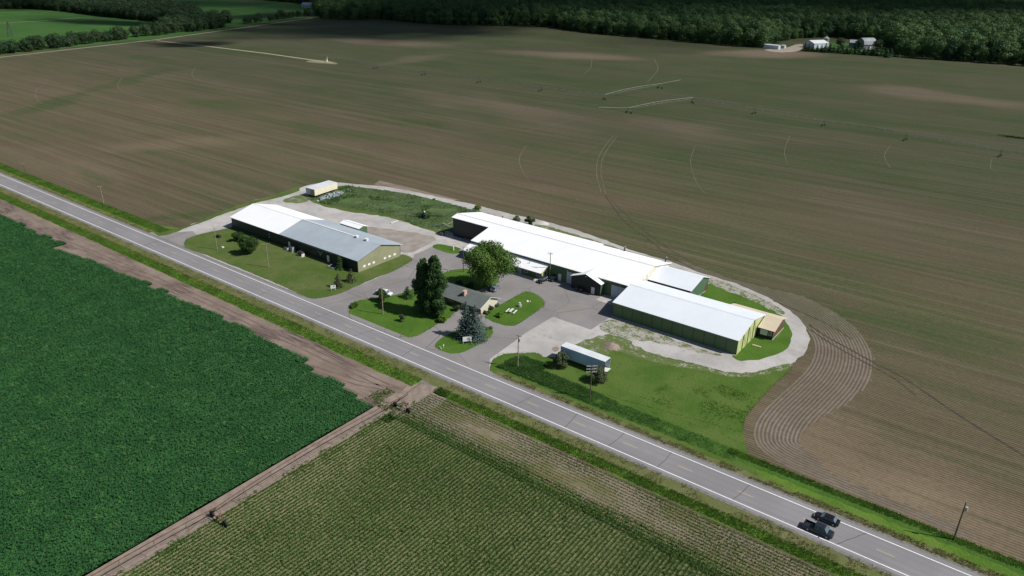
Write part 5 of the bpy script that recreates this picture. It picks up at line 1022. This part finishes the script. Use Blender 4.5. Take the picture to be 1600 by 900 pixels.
# deciduous prototypes for rows and forest edge
def proto(h, w, n, leaf, sd, base=None, tm=True):
    r_ = np.random.default_rng(sd); low = [((math.cos(a)*w*.3, math.sin(a)*w*.3, h*.13), (w*.22, w*.22, h*.13)) for a in r_.random(5)*6.28]
    return crown_mesh('crown', lumps_round(h, w, h*.06 if base is None else base, 12, .72, seed=sd)+low, int(n*1.25), leaf, shell=.80, jit=.28)
FT = [(proto(24, 14, 1700, 1.25, 41), trunk_mesh('trunk', 22, .4, 12, 5, 1)), (proto(21, 15, 1700, 1.25, 42), trunk_mesh('trunk', 19, .4, 12, 5, 2)), (proto(26, 12, 1500, 1.2, 43), trunk_mesh('trunk', 24, .4, 10, 5, 3)), (proto(19, 13, 1500, 1.2, 44), trunk_mesh('trunk', 17, .35, 10, 5, 4))]
RT = [(proto(11, 8.5, 900, .9, 51), trunk_mesh('trunk', 10, .25, 7, 4, 5)), (proto(9, 8, 800, .9, 52), trunk_mesh('trunk', 8, .22, 6, 4, 6)), (proto(13, 9, 900, .9, 53), trunk_mesh('trunk', 11, .25, 8, 4, 7))]
def row(pts, step, depth, protos, mat, label, group, sc=(.8, 1.15), name='tree', seed=1, off=0):
    rr = random.Random(seed); cnt = 0
    for a, b in zip(pts, pts[1:]):
        L = math.hypot(b[0]-a[0], b[1]-a[1]); k = max(1, int(L/step)); nx, ny = -(b[1]-a[1])/L, (b[0]-a[0])/L
        for j in range(k):
            t_ = (j+rr.random()*.6)/k; d = off+rr.uniform(0, depth); cm, tm = rr.choice(protos); s_ = rr.uniform(*sc)
            tree(name, label, 'tree', a[0]+(b[0]-a[0])*t_+nx*d, a[1]+(b[1]-a[1])*t_+ny*d, cm, tm, mat, rr.random()*6.28, s_, group); cnt += 1
    return cnt
n_t = 0
n_t += row(GP([(-60, 95.5), (0, 86), (60, 79), (120, 71.5), (165, 65.5), (208, 60)]), 3.5, 12, RT, L_BELT, 'bushy tree in the row along the lane at the far left', 'tree row beside the lane', (.75, 1.15), seed=2)
n_t += row(GP([(218, 58.5), (250, 55.5), (300, 50), (360, 42.5)]), 5.2, 16, RT, L_BELT, 'bushy tree in the second clump along the far lane', 'second clump beside the lane', (.85, 1.4), seed=3)
n_t += row(GP([(384, 37.5), (420, 33), (455, 28.5), (490, 24.5)]), 13, 8, RT, L_BELT, 'small tree in the sparse row at the top end of the lane', 'sparse row at the top of the lane', (.8, 1.2), seed=4)
EDGE1 = [(500, 29), (550, 31), (600, 29.5), (640, 35), (700, 39), (760, 40.5), (810, 41), (860, 42.5), (905, 50), (950, 55), (1000, 58.5), (1060, 64), (1100, 68), (1150, 72), (1195, 75)]
n_t += row(GP(EDGE1), 8.6, 9, FT, L_FAR, 'leafy tree on the near edge of the forest left of the far farmstead', 'forest edge left of the farmstead', (.8, 1.1), seed=5)
n_t += row(GP([(1198, 74), (1215, 65), (1250, 60), (1300, 58), (1340, 62), (1370, 68), (1400, 76)]), 9, 10, FT, L_FAR, 'leafy tree standing behind the far farm buildings', 'trees behind the farmstead', (.7, 1.0), seed=6)
n_t += row(GP([(1400, 88), (1440, 92), (1480, 94), (1530, 98), (1600, 103), (1700, 112)]), 7.6, 9, FT, L_FAR, 'leafy tree on the near edge of the forest right of the far farmstead', 'forest edge right of the farmstead', (.85, 1.15), seed=7)
for px, py in ((1312, 76), (1340, 79), (1370, 79)): 
    cm, tm = RT[0]; x, y = G(px, py); tree('tree', {1312: 'small round tree on the far lawn beside the white farm shed', 1340: 'dark tree in front of the grey gambrel barn', 1370: 'dark tree at the right side of the grey gambrel barn'}[px], 'tree', x, y, cm, tm, L_BELT, px, 1.15)
print('individual trees', n_t)
# forest interior: one mass
F1 = GP([(1700, 110)])+GP([(1600, 100), (1530, 95.5), (1480, 91.5), (1400, 85), (1400, 75), (1370, 66), (1340, 60), (1300, 56), (1250, 58), (1215, 63), (1196, 73), (1150, 70), (1100, 66), (1060, 62), (1000, 56.5), (950, 53), (905, 48), (860, 40.5), (810, 39), (760, 38.5), (700, 37), (640, 33), (600, 27.5), (550, 29), (495, 26)])
F1 += GP([(505, 14), (470, 5), (400, -1), (300, -5), (100, -12), (-100, -18)]); 
far_l = G(-100, -30); far_r = G(1800, -30)
F1 += [(far_l[0], far_l[1]), (-2300, 3200), (-500, 4200), (400, 3600), (300, 1600)]
F2 = GP([(-120, 22), (0, 14), (50, 14), (100, 18), (160, 26), (220, 32), (262, 37), (315, 38), (312, 27), (280, 18), (240, 11), (200, 7), (160, 4), (60, 0), (-60, 0)])
F3 = GP([(250, 50), (300, 44), (362, 36), (362, 32), (330, 33), (262, 41)])
pts = []
def fill(poly, sp, ymax=1e9):
    xs = [p[0] for p in poly]; ys = [p[1] for p in poly]; gx, gy = np.meshgrid(np.arange(min(xs), max(xs), sp), np.arange(min(ys), max(ys), sp)); P = np.stack([gx.ravel(), gy.ravel()], 1); P += RNG.uniform(-.45*sp, .45*sp, P.shape)
    P = P[inpoly(P, poly)]; 
    # keep what the camera's wide wedge can see
    d = P@np.array([AF[0], AF[1]]); s_ = P@np.array([AR[0], AR[1]]); P = P[(d > 0) & (np.abs(s_) < d*.95)]; return P
Pf = fill(F1, 10.2); dist = np.hypot(*Pf.T); keep = (dist < 1900) | (RNG.random(len(Pf)) < .55); Pf = Pf[keep & (dist < 4300)]
P2_ = fill(F2, 7.5); P3_ = fill(F3, 7.5); print('forest points', len(Pf), len(P2_), len(P3_))
def forest(name, P, src, smin, smax, mat_label):
    me = bpy.data.meshes.new(name); me.vertices.add(len(P)); co = np.column_stack([P, np.zeros(len(P))]).astype(np.float32); me.vertices.foreach_set('co', co.ravel()); me.update()
    o = bpy.data.objects.new(name, me); COL.objects.link(o); tag(o, mat_label, None, None, 'stuff')
    ng = bpy.data.node_groups.new(name+'_scatter', 'GeometryNodeTree'); ng.interface.new_socket('Geometry', in_out='INPUT', socket_type='NodeSocketGeometry'); ng.interface.new_socket('Geometry', in_out='OUTPUT', socket_type='NodeSocketGeometry')
    N = ng.nodes; Lk = ng.links; gi = N.new('NodeGroupInput'); go = N.new('NodeGroupOutput'); mtp = N.new('GeometryNodeMeshToPoints'); Lk.new(gi.outputs[0], mtp.inputs[0])
    jn = N.new('GeometryNodeGeometryToInstance'); inst = N.new('GeometryNodeInstanceOnPoints'); g2i = []
    join = N.new('GeometryNodeJoinGeometry')
    for s_ in src:
        oi = N.new('GeometryNodeObjectInfo'); oi.inputs['Object'].default_value = s_; oi.transform_space = 'ORIGINAL'; oi.inputs['As Instance'].default_value = True; Lk.new(oi.outputs['Geometry'], join.inputs[0])
    Lk.new(mtp.outputs[0], inst.inputs['Points']); Lk.new(join.outputs[0], inst.inputs['Instance']); inst.inputs['Pick Instance'].default_value = True
    rv = N.new('FunctionNodeRandomValue'); rv.data_type = 'FLOAT_VECTOR'; rv.inputs[0].default_value = (0, 0, 0); rv.inputs[1].default_value = (0, 0, 6.28); Lk.new(rv.outputs[0], inst.inputs['Rotation'])
    rs_ = N.new('FunctionNodeRandomValue'); rs_.data_type = 'FLOAT'; rs_.inputs[2].default_value = smin; rs_.inputs[3].default_value = smax; rs_.inputs['Seed'].default_value = 3; Lk.new(rs_.outputs[1], inst.inputs['Scale'])
    Lk.new(inst.outputs[0], go.inputs[0]); md = o.modifiers.new('scatter', 'NODES'); md.node_group = ng; return o
def crown_objs(grp, k=4):
    seen = {}; 
    for o in bpy.data.objects:
        if o.name.startswith('crown') and o.parent and o.parent.get('group') == grp and o.data.name not in seen: seen[o.data.name] = o
    return list(seen.values())[:k]
forest('forest', Pf, crown_objs('forest edge left of the farmstead'), .75, 1.35, 'dense dark forest across the whole top of the picture')
forest('woodland', P2_, crown_objs('tree row beside the lane'), 1.0, 1.6, 'dark woodland strip behind the bright green field at the top left')
forest('copse', P3_, crown_objs('tree row beside the lane'), .9, 1.4, 'copse behind the second clump along the lane')
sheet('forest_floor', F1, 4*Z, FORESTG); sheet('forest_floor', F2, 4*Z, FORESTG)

# ------------------------------------------------------------------ CLOUDS (they shade the far fields and the forest)
CL = Mat('cloud_vapour'); gx_ = CL.n('ShaderNodeTexCoord').outputs['Object']; cx_, cy_, cz_ = CL.sep(gx_)
ln = CL.n('ShaderNodeVectorMath', operation='LENGTH'); CL.l(gx_, ln.inputs[0])
nz = CL.noise(2.2, 5, .6, vec=gx_); dd_ = CL.math('ADD', ln.outputs['Value'], CL.math('MULTIPLY', CL.math('SUBTRACT', nz, .5), .9))
dens = CL.ramp(dd_, 1.08, .5, 0, .97); tb = CL.n('ShaderNodeBsdfTransparent'); mx = CL.n('ShaderNodeMixShader'); CL.col((.9, .9, .9)); CL.rough(1, 0)
CL.l(dens, mx.inputs[0]); CL.l(tb.outputs[0], mx.inputs[1]); CL.l(CL.b.outputs[0], mx.inputs[2]); CL.l(mx.outputs[0], CL.t.nodes['Material Output'].inputs[0]); CL = CL.m
def cloud(px0, py0, px1, py1, w, alt=900, thick=70, k=1.0):
    a, b = G(px0, py0), G(px1, py1); cx, cy = (a[0]+b[0])/2, (a[1]+b[1])/2; L = math.hypot(b[0]-a[0], b[1]-a[1])/2+w*.6; ang = math.atan2(b[1]-a[1], b[0]-a[0]); t_ = alt/SD.z
    me = bpy.data.meshes.new('cloud'); import bmesh; bm = bmesh.new(); bmesh.ops.create_icosphere(bm, subdivisions=5, radius=1)
    for v in bm.verts:
        n_ = math.sin(v.co.x*7+1)*math.cos(v.co.y*6)+math.sin(v.co.x*13+v.co.y*11); v.co.z = v.co.z*(1+.25*n_) if v.co.z > 0 else v.co.z*.35
        v.co.xy *= 1.15
    bm.to_mesh(me); bm.free(); me.polygons.foreach_set('use_smooth', [True]*len(me.polygons))
    o = link_mesh('cloud', me, CL); o.location = (cx+SD.x*t_, cy+SD.y*t_, alt); o.scale = (L, w, thick); o.rotation_euler = (0, 0, ang); o['kind'] = 'structure'; return o
cloud(410, 44, 700, 38, 230); cloud(560, 16, 870, 20, 260); cloud(480, 4, 1330, 10, 900); cloud(1180, 20, 1620, 24, 300); cloud(520, 30, 800, 33, 70); cloud(60, 30, 260, 40, 45); cloud(330, 66, 230, 70, 36); cloud(-100, 5, 300, 6, 220); cloud(330, 28, 480, 20, 60)
